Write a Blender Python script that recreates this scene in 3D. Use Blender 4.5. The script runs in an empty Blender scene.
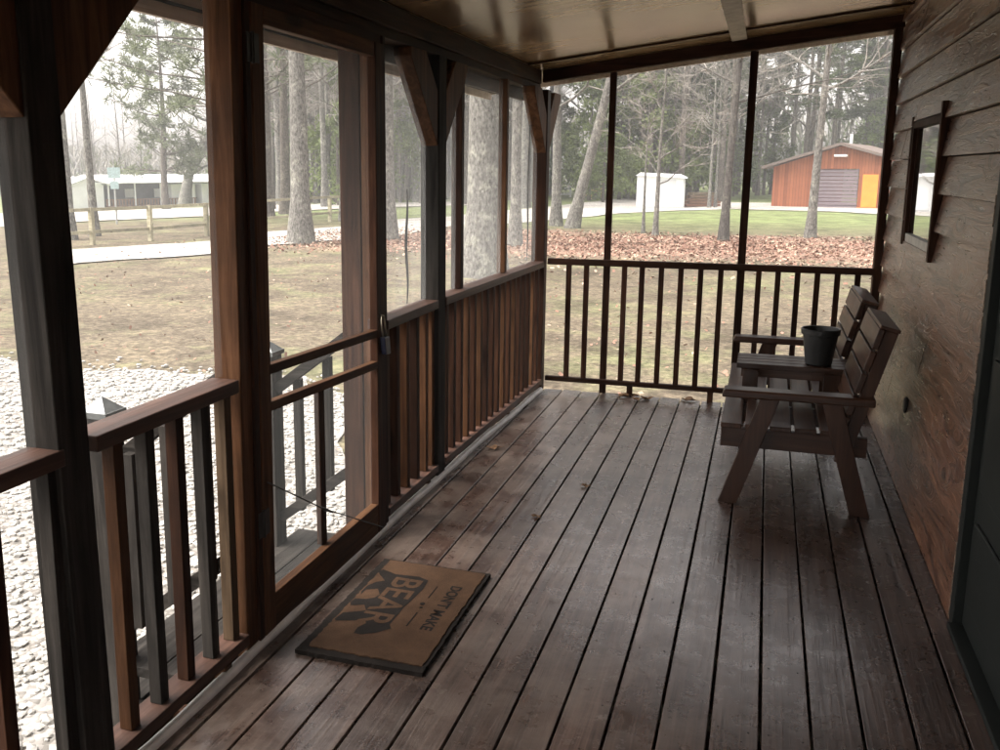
import bpy, bmesh, math, random
from mathutils import Vector, Matrix, noise
random.seed(7)
R = math.radians
S = bpy.context.scene
COL = S.collection

# ------------------------------------------------------------------ camera
CAM = Vector((-0.7705, 0.0, 1.647)); YAW, PITCH = 0.3422, 0.1913
FPX, CX, CY = 939.38, 427.32, 351.0
cd = bpy.data.cameras.new('camera'); cam = bpy.data.objects.new('camera', cd); COL.objects.link(cam)
cam.location = CAM
cam.rotation_euler = (math.pi/2 - PITCH, 0, YAW)
cd.sensor_width = 36; cd.sensor_fit = 'HORIZONTAL'; cd.lens = FPX*36/1000
cd.shift_x = (500-CX)/1000; cd.shift_y = -(375-CY)/1000
cd.clip_start = .05; cd.clip_end = 2000
S.camera = cam

# ------------------------------------------------------------------ overcast daylight
w = bpy.data.worlds.new("World"); S.world = w; w.use_nodes = True
nt = w.node_tree; bg = nt.nodes['Background']
sky = nt.nodes.new('ShaderNodeTexSky'); sky.sky_type = 'NISHITA'; sky.sun_disc = False
SUN_EL, SUN_AZ = R(60), R(-118)
sky.sun_elevation = SUN_EL; sky.sun_rotation = SUN_AZ; sky.air_density = 1.0; sky.dust_density = 4.0
hs = nt.nodes.new('ShaderNodeHueSaturation'); hs.inputs['Saturation'].default_value = .16
nt.links.new(sky.outputs[0], hs.inputs['Color']); wm = nt.nodes.new('ShaderNodeMix'); wm.data_type = 'RGBA'; wm.blend_type = 'MULTIPLY'; wm.inputs[0].default_value = 1; wm.inputs[7].default_value = (1.06, .985, .93, 1)
nt.links.new(hs.outputs[0], wm.inputs[6]); nt.links.new(wm.outputs[2], bg.inputs[0])
bg.inputs[1].default_value = .15
sd = bpy.data.lights.new('sun', 'SUN'); sd.energy = 1.5; sd.angle = R(40); sd.color = (1, .96, .9)
so = bpy.data.objects.new('sun', sd); COL.objects.link(so)
sv = Vector((math.sin(SUN_AZ)*math.cos(SUN_EL), math.cos(SUN_AZ)*math.cos(SUN_EL), math.sin(SUN_EL)))
so.rotation_euler = sv.to_track_quat('Z', 'Y').to_euler(); so.location = sv*60
S.view_settings.view_transform = 'Standard'; S.view_settings.look = 'None'
S.view_settings.exposure = 2.05; S.view_settings.gamma = 1
S.view_settings.use_curve_mapping = False

# ------------------------------------------------------------------ mesh helpers
class MB:
    def __init__(s): s.v = []; s.f = []
    def hexa(s, p):          # p: 4 bottom ccw, 4 top ccw
        n = len(s.v); s.v += [tuple(q) for q in p]
        for a in ((3,2,1,0),(4,5,6,7),(0,1,5,4),(1,2,6,5),(2,3,7,6),(3,0,4,7)): s.f.append(tuple(n+i for i in a))
        return s
    def box(s, x0,x1,y0,y1,z0,z1):
        return s.hexa([(x0,y0,z0),(x1,y0,z0),(x1,y1,z0),(x0,y1,z0),(x0,y0,z1),(x1,y0,z1),(x1,y1,z1),(x0,y1,z1)])
    def bar(s, a, b, w, h, up=(0,0,1)):    # box from a to b, width w across, height h along up
        a = Vector(a); b = Vector(b); d = (b-a).normalized(); u = Vector(up); sd_ = d.cross(u).normalized(); u = sd_.cross(d)
        q = []
        for c in (a, b):
            pass
        o = [(-1,-1),(1,-1),(1,1),(-1,1)]
        A = [a + sd_*(i*w/2) + u*(j*h/2) for i, j in o]; B = [b + sd_*(i*w/2) + u*(j*h/2) for i, j in o]
        return s.hexa([A[0],A[1],B[1],B[0],A[3],A[2],B[2],B[3]])
    def tube(s, pts, rad, n=6, cap=True):
        base = len(s.v); m = len(pts)
        for i, p in enumerate(pts):
            p = Vector(p); d = (Vector(pts[min(i+1,m-1)]) - Vector(pts[max(i-1,0)]))
            d = d.normalized() if d.length > 1e-9 else Vector((0,0,1))
            a = d.cross(Vector((0,0,1)) if abs(d.z) < .9 else Vector((1,0,0))).normalized(); b = d.cross(a)
            r = rad[i] if hasattr(rad, '__len__') else rad
            for k in range(n):
                t = 2*math.pi*k/n; s.v.append(tuple(p + a*(r*math.cos(t)) + b*(r*math.sin(t))))
        for i in range(m-1):
            for k in range(n):
                s.f.append((base+i*n+k, base+i*n+(k+1)%n, base+(i+1)*n+(k+1)%n, base+(i+1)*n+k))
        if cap: s.f.append(tuple(base+k for k in reversed(range(n)))); s.f.append(tuple(base+(m-1)*n+k for k in range(n)))
        return s
    def lathe(s, c, prof, n=32):
        base = len(s.v)
        for r, z in prof:
            for k in range(n):
                t = 2*math.pi*k/n; s.v.append((c[0]+r*math.cos(t), c[1]+r*math.sin(t), c[2]+z))
        for i in range(len(prof)-1):
            for k in range(n): s.f.append((base+i*n+k, base+i*n+(k+1)%n, base+(i+1)*n+(k+1)%n, base+(i+1)*n+k))
        return s
    def prism(s, poly, z0, z1):
        n = len(poly); b = len(s.v)
        s.v += [(x,y,z0) for x,y in poly] + [(x,y,z1) for x,y in poly]
        s.f.append(tuple(range(b+n, b+2*n))); s.f.append(tuple(reversed(range(b, b+n))))
        for i in range(n): s.f.append((b+i, b+(i+1)%n, b+n+(i+1)%n, b+n+i))
        return s
    def tri(s, c, d1, d2):
        n = len(s.v); s.v += [tuple(c-d1), tuple(c+d2), tuple(c+d1)]; s.f.append((n,n+1,n+2)); return s
    def quad(s, c, a, b):
        n = len(s.v); s.v += [tuple(c-a-b), tuple(c+a-b), tuple(c+a+b), tuple(c-a+b)]; s.f.append((n,n+1,n+2,n+3)); return s

def worldloc(o):
    l = Vector((0,0,0))
    while o: l += Vector(o.location); o = o.parent
    return l
def tag(o, label=None, cat=None, group=None, kind=None):
    if label: o['label'] = label
    if cat: o['category'] = cat
    if group: o['group'] = group
    if kind: o['kind'] = kind
    return o
def build(name, mb, mat, parent=None, bevel=0, smooth=False, recalc=False, loc=None):
    me = bpy.data.meshes.new(name)
    if parent: off = worldloc(parent)
    elif loc is not None: off = Vector(loc)
    else: off = Vector((0,0,0))
    me.from_pydata([(v[0]-off.x, v[1]-off.y, v[2]-off.z) for v in mb.v], [], mb.f)
    if recalc:
        bm = bmesh.new(); bm.from_mesh(me); bmesh.ops.recalc_face_normals(bm, faces=bm.faces); bm.to_mesh(me); bm.free()
    if smooth: me.shade_smooth()
    me.materials.append(mat)
    o = bpy.data.objects.new(name, me); COL.objects.link(o)
    if parent: o.parent = parent
    else: o.location = off
    if bevel:
        m = o.modifiers.new('bevel', 'BEVEL'); m.width = bevel; m.segments = 2; m.limit_method = 'ANGLE'
    return o
def thing(name, loc, label, cat, group=None):
    o = bpy.data.objects.new(name, None); COL.objects.link(o); o.location = loc; o.empty_display_size = .2
    return tag(o, label, cat, group)
def copy_tree(o, parent=None):
    c = o.copy(); COL.objects.link(c); c.parent = parent
    for ch in list(o.children): copy_tree(ch, c)
    return c

# ------------------------------------------------------------------ materials
def new_mat(name):
    m = bpy.data.materials.new(name); m.use_nodes = True
    n = m.node_tree.nodes; return m, n, m.node_tree.links, n['Principled BSDF']
def ramp(n, stops):
    r = n.new('ShaderNodeValToRGB'); e = r.color_ramp.elements
    while len(e) < len(stops): e.new(.5)
    for i, (p, c) in enumerate(stops): e[i].position = p; e[i].color = (*c, 1) if len(c) == 3 else c
    return r
def mixc(n, l, fac, a, b, mode='MIX'):
    m = n.new('ShaderNodeMix'); m.data_type = 'RGBA'; m.blend_type = mode
    for i, x in ((0, fac), (6, a), (7, b)):
        if hasattr(x, 'links') : l.new(x, m.inputs[i])
        elif isinstance(x, (int, float)): m.inputs[i].default_value = x
        else: m.inputs[i].default_value = (*x, 1)
    return m.outputs[2]
def noise_n(n, l, vec, scale, detail=4, rough=.55, dist=0):
    t = n.new('ShaderNodeTexNoise'); t.inputs['Scale'].default_value = scale; t.inputs['Detail'].default_value = detail
    t.inputs['Roughness'].default_value = rough; t.inputs['Distortion'].default_value = dist
    if vec is not None: l.new(vec, t.inputs['Vector'])
    return t.outputs['Fac']
def math_n(n, l, op, a, b=None, c=None, clamp=False):
    t = n.new('ShaderNodeMath'); t.operation = op; t.use_clamp = clamp
    for i, x in enumerate((a, b, c)):
        if x is None: continue
        if hasattr(x, 'links'): l.new(x, t.inputs[i])
        else: t.inputs[i].default_value = x
    return t.outputs[0]

def wood(name, dark, mid, light, axis='z', rough=.65, bump=.35, spec=.10, stain=.5, coat=0):
    m, n, l, p = new_mat(name)
    tc = n.new('ShaderNodeTexCoord'); oi = n.new('ShaderNodeObjectInfo')
    sc = n.new('ShaderNodeVectorMath'); sc.operation = 'SCALE'; sc.inputs[0].default_value = (3.1, 7.7, 5.3)
    l.new(oi.outputs['Random'], sc.inputs['Scale'])
    ad = n.new('ShaderNodeVectorMath'); l.new(tc.outputs['Object'], ad.inputs[0]); l.new(sc.outputs[0], ad.inputs[1])
    mp = n.new('ShaderNodeMapping'); k = {'x':0,'y':1,'z':2}[axis]; s = [26,26,26]; s[k] = 1.6
    mp.inputs['Scale'].default_value = s; l.new(ad.outputs[0], mp.inputs['Vector'])
    g = noise_n(n, l, mp.outputs[0], 1.0, 6, .62, .8)
    r = ramp(n, [(.28, dark), (.5, mid), (.74, light)]); l.new(g, r.inputs[0])
    blot = noise_n(n, l, ad.outputs[0], 3.2, 4, .6)
    br = ramp(n, [(.35, (.45,.45,.45)), (.65, (1.25,1.2,1.15))]); l.new(blot, br.inputs[0])
    c = mixc(n, l, stain, r.outputs[0], br.outputs[0], 'MULTIPLY')
    # knots
    mv = n.new('ShaderNodeMapping'); s = [5,5,5]; s[k] = 1.7; mv.inputs['Scale'].default_value = s; l.new(ad.outputs[0], mv.inputs['Vector'])
    vo = n.new('ShaderNodeTexVoronoi'); vo.inputs['Scale'].default_value = 1.1; l.new(mv.outputs[0], vo.inputs['Vector'])
    kr = ramp(n, [(.07, (.25,.22,.2)), (.16, (1,1,1))]); l.new(vo.outputs['Distance'], kr.inputs[0])
    c = mixc(n, l, .85, c, kr.outputs[0], 'MULTIPLY')
    # per piece brightness
    pv = math_n(n, l, 'MULTIPLY_ADD', oi.outputs['Random'], .5, .75)
    hv = n.new('ShaderNodeHueSaturation'); l.new(c, hv.inputs['Color']); l.new(pv, hv.inputs['Value'])
    l.new(hv.outputs[0], p.inputs['Base Color'])
    fine = noise_n(n, l, mp.outputs[0], 3.0, 5, .7)
    b = n.new('ShaderNodeBump'); b.inputs['Strength'].default_value = bump; b.inputs['Distance'].default_value = .004
    l.new(math_n(n, l, 'ADD', g, fine), b.inputs['Height']); l.new(b.outputs[0], p.inputs['Normal'])
    rr = math_n(n, l, 'MULTIPLY_ADD', blot, .35, rough-.17); l.new(rr, p.inputs['Roughness'])
    p.inputs['Specular IOR Level'].default_value = spec
    if coat: p.inputs['Coat Weight'].default_value = coat; p.inputs['Coat Roughness'].default_value = .22
    return m
def plain(name, col, rough=.6, metal=0, spec=.5, nscale=18, var=.25, bump=.1):
    m, n, l, p = new_mat(name)
    tc = n.new('ShaderNodeTexCoord'); f = noise_n(n, l, tc.outputs['Object'], nscale, 5, .6)
    lo = tuple(max(0, c*(1-var)) for c in col); hi = tuple(min(1, c*(1+var)) for c in col)
    r = ramp(n, [(.3, lo), (.7, hi)]); l.new(f, r.inputs[0]); l.new(r.outputs[0], p.inputs['Base Color'])
    p.inputs['Roughness'].default_value = rough; p.inputs['Metallic'].default_value = metal; p.inputs['Specular IOR Level'].default_value = spec
    if bump:
        b = n.new('ShaderNodeBump'); b.inputs['Strength'].default_value = bump; b.inputs['Distance'].default_value = .003
        l.new(f, b.inputs['Height']); l.new(b.outputs[0], p.inputs['Normal'])
    return m

BR = dict(dark=(.012,.005,.0028), mid=(.034,.0145,.0078), light=(.072,.033,.018))
RB = dict(dark=(.028,.012,.0055), mid=(.074,.034,.016), light=(.130,.066,.034))
GR = dict(dark=(.009,.008,.0072), mid=(.027,.0245,.022), light=(.056,.051,.046))
YB = dict(dark=(.045,.030,.018), mid=(.10,.068,.042), light=(.17,.12,.078))
M = {}
for ax in 'xyz':
    M['brown_'+ax] = wood('brown_stained_wood_'+ax, axis=ax, **BR)
    M['red_'+ax] = wood('red_brown_wood_'+ax, axis=ax, **RB)
    M['grey_'+ax] = wood('weathered_grey_wood_'+ax, axis=ax, rough=.8, **GR)
    M['chair_'+ax] = wood('chair_dark_stain_'+ax, axis=ax, rough=.6, spec=.1, coat=.45, stain=.5, bump=.25, dark=(.016,.0065,.0035), mid=(.040,.017,.009), light=(.072,.034,.019))
M['tan_z'] = wood('tan_lumber_z', axis='z', **YB)
M['soffit'] = wood('pale_soffit', axis='y', dark=(.38,.30,.24), mid=(.50,.42,.34), light=(.60,.52,.44), rough=.7, bump=.15, stain=.35)
M['cap'] = wood('rail_cap_wood', axis='y', rough=.55, spec=.25, dark=(.030,.015,.010), mid=(.066,.034,.024), light=(.12,.066,.048))
M['iron'] = plain('dark_iron', (.03,.028,.026), .5, .7)
M['navy'] = plain('navy_vinyl', (.012,.02,.06), .4, 0, .5, 30)
M['pot'] = plain('black_plastic', (.012,.013,.013), .42, 0, .5, 60, .2, .05)
M['soil'] = plain('potting_soil', (.03,.022,.015), .95, 0, .2, 60, .5, .6)
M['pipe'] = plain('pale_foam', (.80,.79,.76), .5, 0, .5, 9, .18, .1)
M['leaf'] = plain('dry_leaf', (.13,.075,.04), .8, 0, .2, 30, .5, .2)

# plywood ceiling: varnished, long figure along y
def ceiling_mat():
    m, n, l, p = new_mat('varnished_plywood')
    g = n.new('ShaderNodeNewGeometry'); mp = n.new('ShaderNodeMapping'); mp.inputs['Scale'].default_value = (1.3, 9, 1); l.new(g.outputs['Position'], mp.inputs['Vector'])
    f = noise_n(n, l, mp.outputs[0], 1.3, 6, .6, 1.2)
    r = ramp(n, [(.3, (.15,.083,.036)), (.5, (.26,.165,.080)), (.72, (.39,.27,.15))]); l.new(f, r.inputs[0])
    fl = noise_n(n, l, mp.outputs[0], 5, 3, .6, .5); fr = ramp(n, [(.24, (.35,.28,.2)), (.32, (1,1,1))]); l.new(fl, fr.inputs[0])
    c = mixc(n, l, .5, r.outputs[0], fr.outputs[0], 'MULTIPLY')
    big = noise_n(n, l, g.outputs['Position'], 1.1, 3); rb = ramp(n, [(.38, (.42,.34,.27)), (.58, (1.1,1.1,1.1))]); l.new(big, rb.inputs[0])
    c = mixc(n, l, .7, c, rb.outputs[0], 'MULTIPLY'); l.new(c, p.inputs['Base Color'])
    rr = math_n(n, l, 'MULTIPLY_ADD', big, .2, .12); l.new(rr, p.inputs['Roughness'])
    b = n.new('ShaderNodeBump'); b.inputs['Strength'].default_value = .12; b.inputs['Distance'].default_value = .004; l.new(f, b.inputs['Height']); l.new(b.outputs[0], p.inputs['Normal'])
    p.inputs['Specular IOR Level'].default_value = .8
    return m
# deck: worn brown stain, damp sheen
def deck_mat():
    m, n, l, p = new_mat('worn_deck_boards')
    g = n.new('ShaderNodeNewGeometry'); sp = n.new('ShaderNodeSeparateXYZ'); l.new(g.outputs['Position'], sp.inputs[0])
    row = math_n(n, l, 'FLOOR', math_n(n, l, 'DIVIDE', math_n(n, l, 'ADD', sp.outputs[0], .1091), .1445))
    wn = n.new('ShaderNodeTexWhiteNoise'); wn.noise_dimensions = '1D'; l.new(row, wn.inputs['W'])
    cb = n.new('ShaderNodeCombineXYZ'); l.new(sp.outputs[0], cb.inputs[0]); l.new(math_n(n, l, 'MULTIPLY_ADD', wn.outputs[0], 31, sp.outputs[1]), cb.inputs[1]); l.new(math_n(n, l, 'MULTIPLY', wn.outputs[0], 17), cb.inputs[2])
    mp = n.new('ShaderNodeMapping'); mp.inputs['Scale'].default_value = (38, 1.4, 1); l.new(cb.outputs[0], mp.inputs['Vector'])
    f = noise_n(n, l, mp.outputs[0], 1, 7, .65, .9)
    r = ramp(n, [(.3, (.020,.0105,.0075)), (.52, (.056,.033,.025)), (.75, (.125,.082,.064))]); l.new(f, r.inputs[0])
    # worn grey patches
    worn = noise_n(n, l, cb.outputs[0], 3.4, 7, .68, .3)
    wr = ramp(n, [(.42, (0,0,0)), (.62, (1,1,1))]); l.new(worn, wr.inputs[0])
    # worn grey strengthened towards the left edge: light from the screen door painted in
    edge = math_n(n, l, 'MULTIPLY_ADD', sp.outputs[0], -.42, -.22, True)
    wf = math_n(n, l, 'MULTIPLY', wr.outputs[0], math_n(n, l, 'MULTIPLY_ADD', edge, .75, .12), None, True)
    c = mixc(n, l, wf, r.outputs[0], (.19,.155,.13))
    sc = n.new('ShaderNodeMapping'); sc.inputs['Scale'].default_value = (6, 34, 1); l.new(cb.outputs[0], sc.inputs['Vector'])
    scr = noise_n(n, l, sc.outputs[0], 1, 5, .7); scm = ramp(n, [(.60, (0,0,0)), (.70, (1,1,1))]); l.new(scr, scm.inputs[0])
    c = mixc(n, l, math_n(n, l, 'MULTIPLY', scm.outputs[0], .32), c, (.125,.092,.075))
    dk = noise_n(n, l, g.outputs['Position'], 1.7, 6, .7); dr = ramp(n, [(.34, (.62,.58,.56)), (.55, (1.05,1.05,1.05))]); l.new(dk, dr.inputs[0])
    c = mixc(n, l, .9, c, dr.outputs[0], 'MULTIPLY')
    bv = n.new('ShaderNodeHueSaturation'); l.new(c, bv.inputs['Color']); l.new(math_n(n, l, 'MULTIPLY_ADD', wn.outputs[0], .45, .78), bv.inputs['Value'])
    l.new(bv.outputs[0], p.inputs['Base Color'])
    rn = noise_n(n, l, cb.outputs[0], 7, 6, .7)
    rr = math_n(n, l, 'ADD', math_n(n, l, 'MULTIPLY_ADD', rn, .42, .07), math_n(n, l, 'MULTIPLY', wf, .12)); l.new(rr, p.inputs['Roughness'])
    b = n.new('ShaderNodeBump'); b.inputs['Strength'].default_value = .6; b.inputs['Distance'].default_value = .004
    l.new(math_n(n, l, 'MULTIPLY_ADD', rn, .6, f), b.inputs['Height']); l.new(b.outputs[0], p.inputs['Normal'])
    p.inputs['Specular IOR Level'].default_value = .3
    p.inputs['Coat Weight'].default_value = .6; p.inputs['Coat IOR'].default_value = 1.5; l.new(math_n(n, l, 'MULTIPLY_ADD', rn, .34, .06), p.inputs['Coat Roughness']); l.new(b.outputs[0], p.inputs['Coat Normal'])
    return m
# lap siding: glossy stained rough boards with raised grain and knots
def siding_mat():
    m, n, l, p = new_mat('stained_lap_siding')
    g = n.new('ShaderNodeNewGeometry'); sp = n.new('ShaderNodeSeparateXYZ'); l.new(g.outputs['Position'], sp.inputs[0])
    row = math_n(n, l, 'FLOOR', math_n(n, l, 'DIVIDE', sp.outputs[2], .17))
    wn = n.new('ShaderNodeTexWhiteNoise'); wn.noise_dimensions = '1D'; l.new(row, wn.inputs['W'])
    cb = n.new('ShaderNodeCombineXYZ'); l.new(math_n(n, l, 'MULTIPLY_ADD', wn.outputs[0], 23, sp.outputs[1]), cb.inputs[0]); l.new(sp.outputs[2], cb.inputs[1]); l.new(math_n(n, l, 'MULTIPLY', wn.outputs[0], 9), cb.inputs[2])
    # knots warp the grain
    mk = n.new('ShaderNodeMapping'); mk.inputs['Scale'].default_value = (2.3, 6.5, 1); l.new(cb.outputs[0], mk.inputs['Vector'])
    vo = n.new('ShaderNodeTexVoronoi'); vo.inputs['Scale'].default_value = 1.0; l.new(mk.outputs[0], vo.inputs['Vector'])
    kn = ramp(n, [(0, (1,1,1)), (.42, (0,0,0))]); l.new(vo.outputs['Distance'], kn.inputs[0])
    mp = n.new('ShaderNodeMapping'); mp.inputs['Scale'].default_value = (1.5, 17, 1); l.new(cb.outputs[0], mp.inputs['Vector'])
    ad = n.new('ShaderNodeVectorMath'); l.new(mp.outputs[0], ad.inputs[0]); 
    kv = n.new('ShaderNodeCombineXYZ'); l.new(math_n(n, l, 'MULTIPLY', kn.outputs[0], 2.2), kv.inputs[1]); l.new(kv.outputs[0], ad.inputs[1])
    f = noise_n(n, l, ad.outputs[0], 1, 5, .55, 1.6)
    band = math_n(n, l, 'SINE', math_n(n, l, 'MULTIPLY', f, 42)); 
    fine = noise_n(n, l, mp.outputs[0], 4, 5, .7)
    tone = math_n(n, l, 'MULTIPLY_ADD', band, .10, f)
    r = ramp(n, [(.3, (.044,.0165,.0085)), (.5, (.115,.047,.024)), (.72, (.21,.10,.055))]); l.new(tone, r.inputs[0])
    kd = ramp(n, [(.05, (.14,.12,.11)), (.13, (1,1,1))]); l.new(vo.outputs['Distance'], kd.inputs[0])
    c = mixc(n, l, .9, r.outputs[0], kd.outputs[0], 'MULTIPLY')
    up = math_n(n, l, 'MULTIPLY_ADD', sp.outputs[2], 1.6, -1.2, True)
    hv = n.new('ShaderNodeHueSaturation'); l.new(c, hv.inputs['Color']); l.new(math_n(n, l, 'MULTIPLY_ADD', wn.outputs[0], .4, .82), hv.inputs['Value'])
    greyc = mixc(n, l, math_n(n, l, 'MULTIPLY', up, .12), hv.outputs[0], mixc(n, l, f, (.07,.056,.047), (.17,.145,.125)))  # upper boards mixed greyer: glare on the gloss painted into the colour
    l.new(greyc, p.inputs['Base Color'])
    l.new(math_n(n, l, 'MULTIPLY_ADD', fine, .35, .14), p.inputs['Roughness'])
    h = math_n(n, l, 'ADD', math_n(n, l, 'MULTIPLY', band, .10), math_n(n, l, 'ADD', math_n(n, l, 'MULTIPLY', f, 1.6), math_n(n, l, 'MULTIPLY', fine, .35)))
    h = math_n(n, l, 'SUBTRACT', h, math_n(n, l, 'MULTIPLY', kn.outputs[0], .8))
    b = n.new('ShaderNodeBump'); b.inputs['Strength'].default_value = .65; b.inputs['Distance'].default_value = .008; l.new(h, b.inputs['Height']); l.new(b.outputs[0], p.inputs['Normal'])
    p.inputs['Coat Weight'].default_value = .35; p.inputs['Coat Roughness'].default_value = .2; l.new(b.outputs[0], p.inputs['Coat Normal'])
    p.inputs['Specular IOR Level'].default_value = .6
    return m
def screen_mat(name, op, gloss=.0, wav=False):
    m, n, l, p = new_mat(name); n.remove(p); out = n['Material Output']
    t = n.new('ShaderNodeBsdfTransparent'); d = n.new('ShaderNodeBsdfDiffuse'); d.inputs[0].default_value = (.35,.36,.35,1)
    tr = n.new('ShaderNodeBsdfTranslucent'); tr.inputs[0].default_value = (.42,.43,.42,1)
    a = n.new('ShaderNodeMixShader'); a.inputs[0].default_value = .75; l.new(d.outputs[0], a.inputs[1]); l.new(tr.outputs[0], a.inputs[2])
    mx = n.new('ShaderNodeMixShader'); l.new(t.outputs[0], mx.inputs[1]); l.new(a.outputs[0], mx.inputs[2])
    if wav:
        tc = n.new('ShaderNodeTexCoord'); mp = n.new('ShaderNodeMapping'); mp.inputs['Scale'].default_value = (1, 9, .8); l.new(tc.outputs['Object'], mp.inputs['Vector'])
        f = noise_n(n, l, mp.outputs[0], 2.0, 3, .5, .6); r = ramp(n, [(.35, (op*.7,)*3), (.7, (op*1.5,)*3)]); l.new(f, r.inputs[0]); l.new(r.outputs[0], mx.inputs[0])
    else: mx.inputs[0].default_value = op
    l.new(mx.outputs[0], out.inputs[0])
    return m
M['ceil'] = ceiling_mat(); M['deck'] = deck_mat(); M['siding'] = siding_mat()
M['screen'] = screen_mat('insect_screen', .06); M['film'] = screen_mat('cloudy_plastic_film', .20, wav=True)
def glass_mat():
    m, n, l, p = new_mat('window_pane'); p.inputs['Base Color'].default_value = (.02,.024,.022,1); p.inputs['Roughness'].default_value = .03
    p.inputs['Specular IOR Level'].default_value = 1.0; p.inputs['Metallic'].default_value = 0; p.inputs['Coat Weight'].default_value = 1; p.inputs['Coat IOR'].default_value = 2.4
    tc = n.new('ShaderNodeTexCoord'); f = noise_n(n, l, tc.outputs['Object'], 1.5, 2)
    b = n.new('ShaderNodeBump'); b.inputs['Strength'].default_value = .03; l.new(f, b.inputs['Height']); l.new(b.outputs[0], p.inputs['Normal'])
    return m
M['glass'] = glass_mat()
M['green'] = plain('dark_green_door_paint', (.009,.0115,.0105), .55, 0, .2, 3, .3, .15)
M['worn'] = plain('scuffed_paint_edge', (.17,.13,.10), .7, 0, .3, 60, .8, .3)

# ------------------------------------------------------------------ ground
def sm(a, b, x): t = max(0, min(1, (x-a)/(b-a))); return t*t*(3-2*t)
def gh(x, y):
    base = -.6 - 1.3*sm(20, 60, -x)
    d = math.hypot(x, y)
    return base + .035*sm(7, 16, d)*(noise.noise(Vector((x*.13, y*.13, 0))) + .5*noise.noise(Vector((x*.5, y*.5, 3))))
def ray(u, v):
    f = Vector((-math.sin(YAW)*math.cos(PITCH), math.cos(YAW)*math.cos(PITCH), -math.sin(PITCH)))
    r = Vector((math.cos(YAW), math.sin(YAW), 0)); up = r.cross(f)
    return f + r*((u-CX)/FPX) - up*((v-CY)/FPX)
def on_ground(u, v):          # a point of the photograph that lies on the ground
    d = ray(u, v); t = 2.0
    while t < 400:
        q = CAM + d*t
        if q.z < gh(q.x, q.y): break
        t *= 1.002
    return Vector((q.x, q.y, gh(q.x, q.y)))
def at_range(u, dist):        # ground point in the direction of column u, dist metres away
    d = ray(u, 170); d.z = 0; d.normalize(); q = CAM + d*dist
    return Vector((q.x, q.y, gh(q.x, q.y)))

def ground_mat():
    m, n, l, p = new_mat('yard_ground')
    g = n.new('ShaderNodeNewGeometry'); P = g.outputs['Position']; sp = n.new('ShaderNodeSeparateXYZ'); l.new(P, sp.inputs[0])
    n1 = noise_n(n, l, P, .35, 6, .6); n2 = noise_n(n, l, P, 1.6, 6, .65); n3 = noise_n(n, l, P, 14, 5, .75); n4 = noise_n(n, l, P, 55, 3, .7)
    soil = ramp(n, [(.36, (.060,.048,.034)), (.5, (.118,.098,.070)), (.63, (.20,.17,.125)), (.70, (.34,.30,.24))]); l.new(math_n(n, l, 'MULTIPLY_ADD', n4, .3, math_n(n, l, 'MULTIPLY', n3, .7)), soil.inputs[0])
    grass = ramp(n, [(.35, (.095,.125,.050)), (.55, (.16,.195,.085)), (.7, (.26,.265,.15))]); l.new(math_n(n, l, 'MULTIPLY_ADD', n4, .4, math_n(n, l, 'MULTIPLY', n2, .6)), grass.inputs[0])
    # distance from the porch drives how green it is; the lawn lies beyond y = 36
    far = math_n(n, l, 'ADD', sp.outputs[1], math_n(n, l, 'MULTIPLY', math_n(n, l, 'SUBTRACT', n1, .5), 9))
    lawn = ramp(n, [(.0, (0,0,0)), (1, (1,1,1))]); l.new(math_n(n, l, 'MULTIPLY_ADD', far, .09, -2.95, True), lawn.inputs[0])
    near_g = ramp(n, [(.49, (0,0,0)), (.60, (1,1,1))]); l.new(math_n(n, l, 'MULTIPLY_ADD', n2, .5, math_n(n, l, 'MULTIPLY', n1, .5)), near_g.inputs[0])
    gf = math_n(n, l, 'MAXIMUM', lawn.outputs[0], math_n(n, l, 'MULTIPLY', near_g.outputs[0], .42))
    c = mixc(n, l, gf, soil.outputs[0], grass.outputs[0])
    pt_ = noise_n(n, l, P, .8, 7, .68, .5); pr_ = ramp(n, [(.36, (.52,.50,.47)), (.5, (.95,.93,.90)), (.66, (1.25,1.25,1.15))]); l.new(pt_, pr_.inputs[0])
    c = mixc(n, l, .85, c, pr_.outputs[0], 'MULTIPLY')
    tf = noise_n(n, l, P, 7, 7, .8, .4); tr_ = ramp(n, [(.34, (.5,.48,.45)), (.5, (1,1,1)), (.68, (1.5,1.45,1.4))]); l.new(tf, tr_.inputs[0])
    c = mixc(n, l, .8, c, tr_.outputs[0], 'MULTIPLY')
    # fallen-leaf belt under the trees
    belt = math_n(n, l, 'MULTIPLY', math_n(n, l, 'MULTIPLY_ADD', far, .35, -8.3, True), math_n(n, l, 'MULTIPLY_ADD', far, -.35, 12.3, True))
    lf = ramp(n, [(.38, (.15,.085,.062)), (.5, (.25,.16,.12)), (.64, (.38,.28,.22))]); l.new(n3, lf.inputs[0])
    xm = math_n(n, l, 'MULTIPLY_ADD', sp.outputs[0], .25, 3.9, True)
    c = mixc(n, l, math_n(n, l, 'MULTIPLY', belt, math_n(n, l, 'MULTIPLY', xm, .85)), c, lf.outputs[0])
    l.new(c, p.inputs['Base Color']); p.inputs['Roughness'].default_value = .95; p.inputs['Specular IOR Level'].default_value = .2
    b = n.new('ShaderNodeBump'); b.inputs['Strength'].default_value = .8; b.inputs['Distance'].default_value = .04; l.new(n3, b.inputs['Height']); l.new(b.outputs[0], p.inputs['Normal'])
    return m
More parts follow.
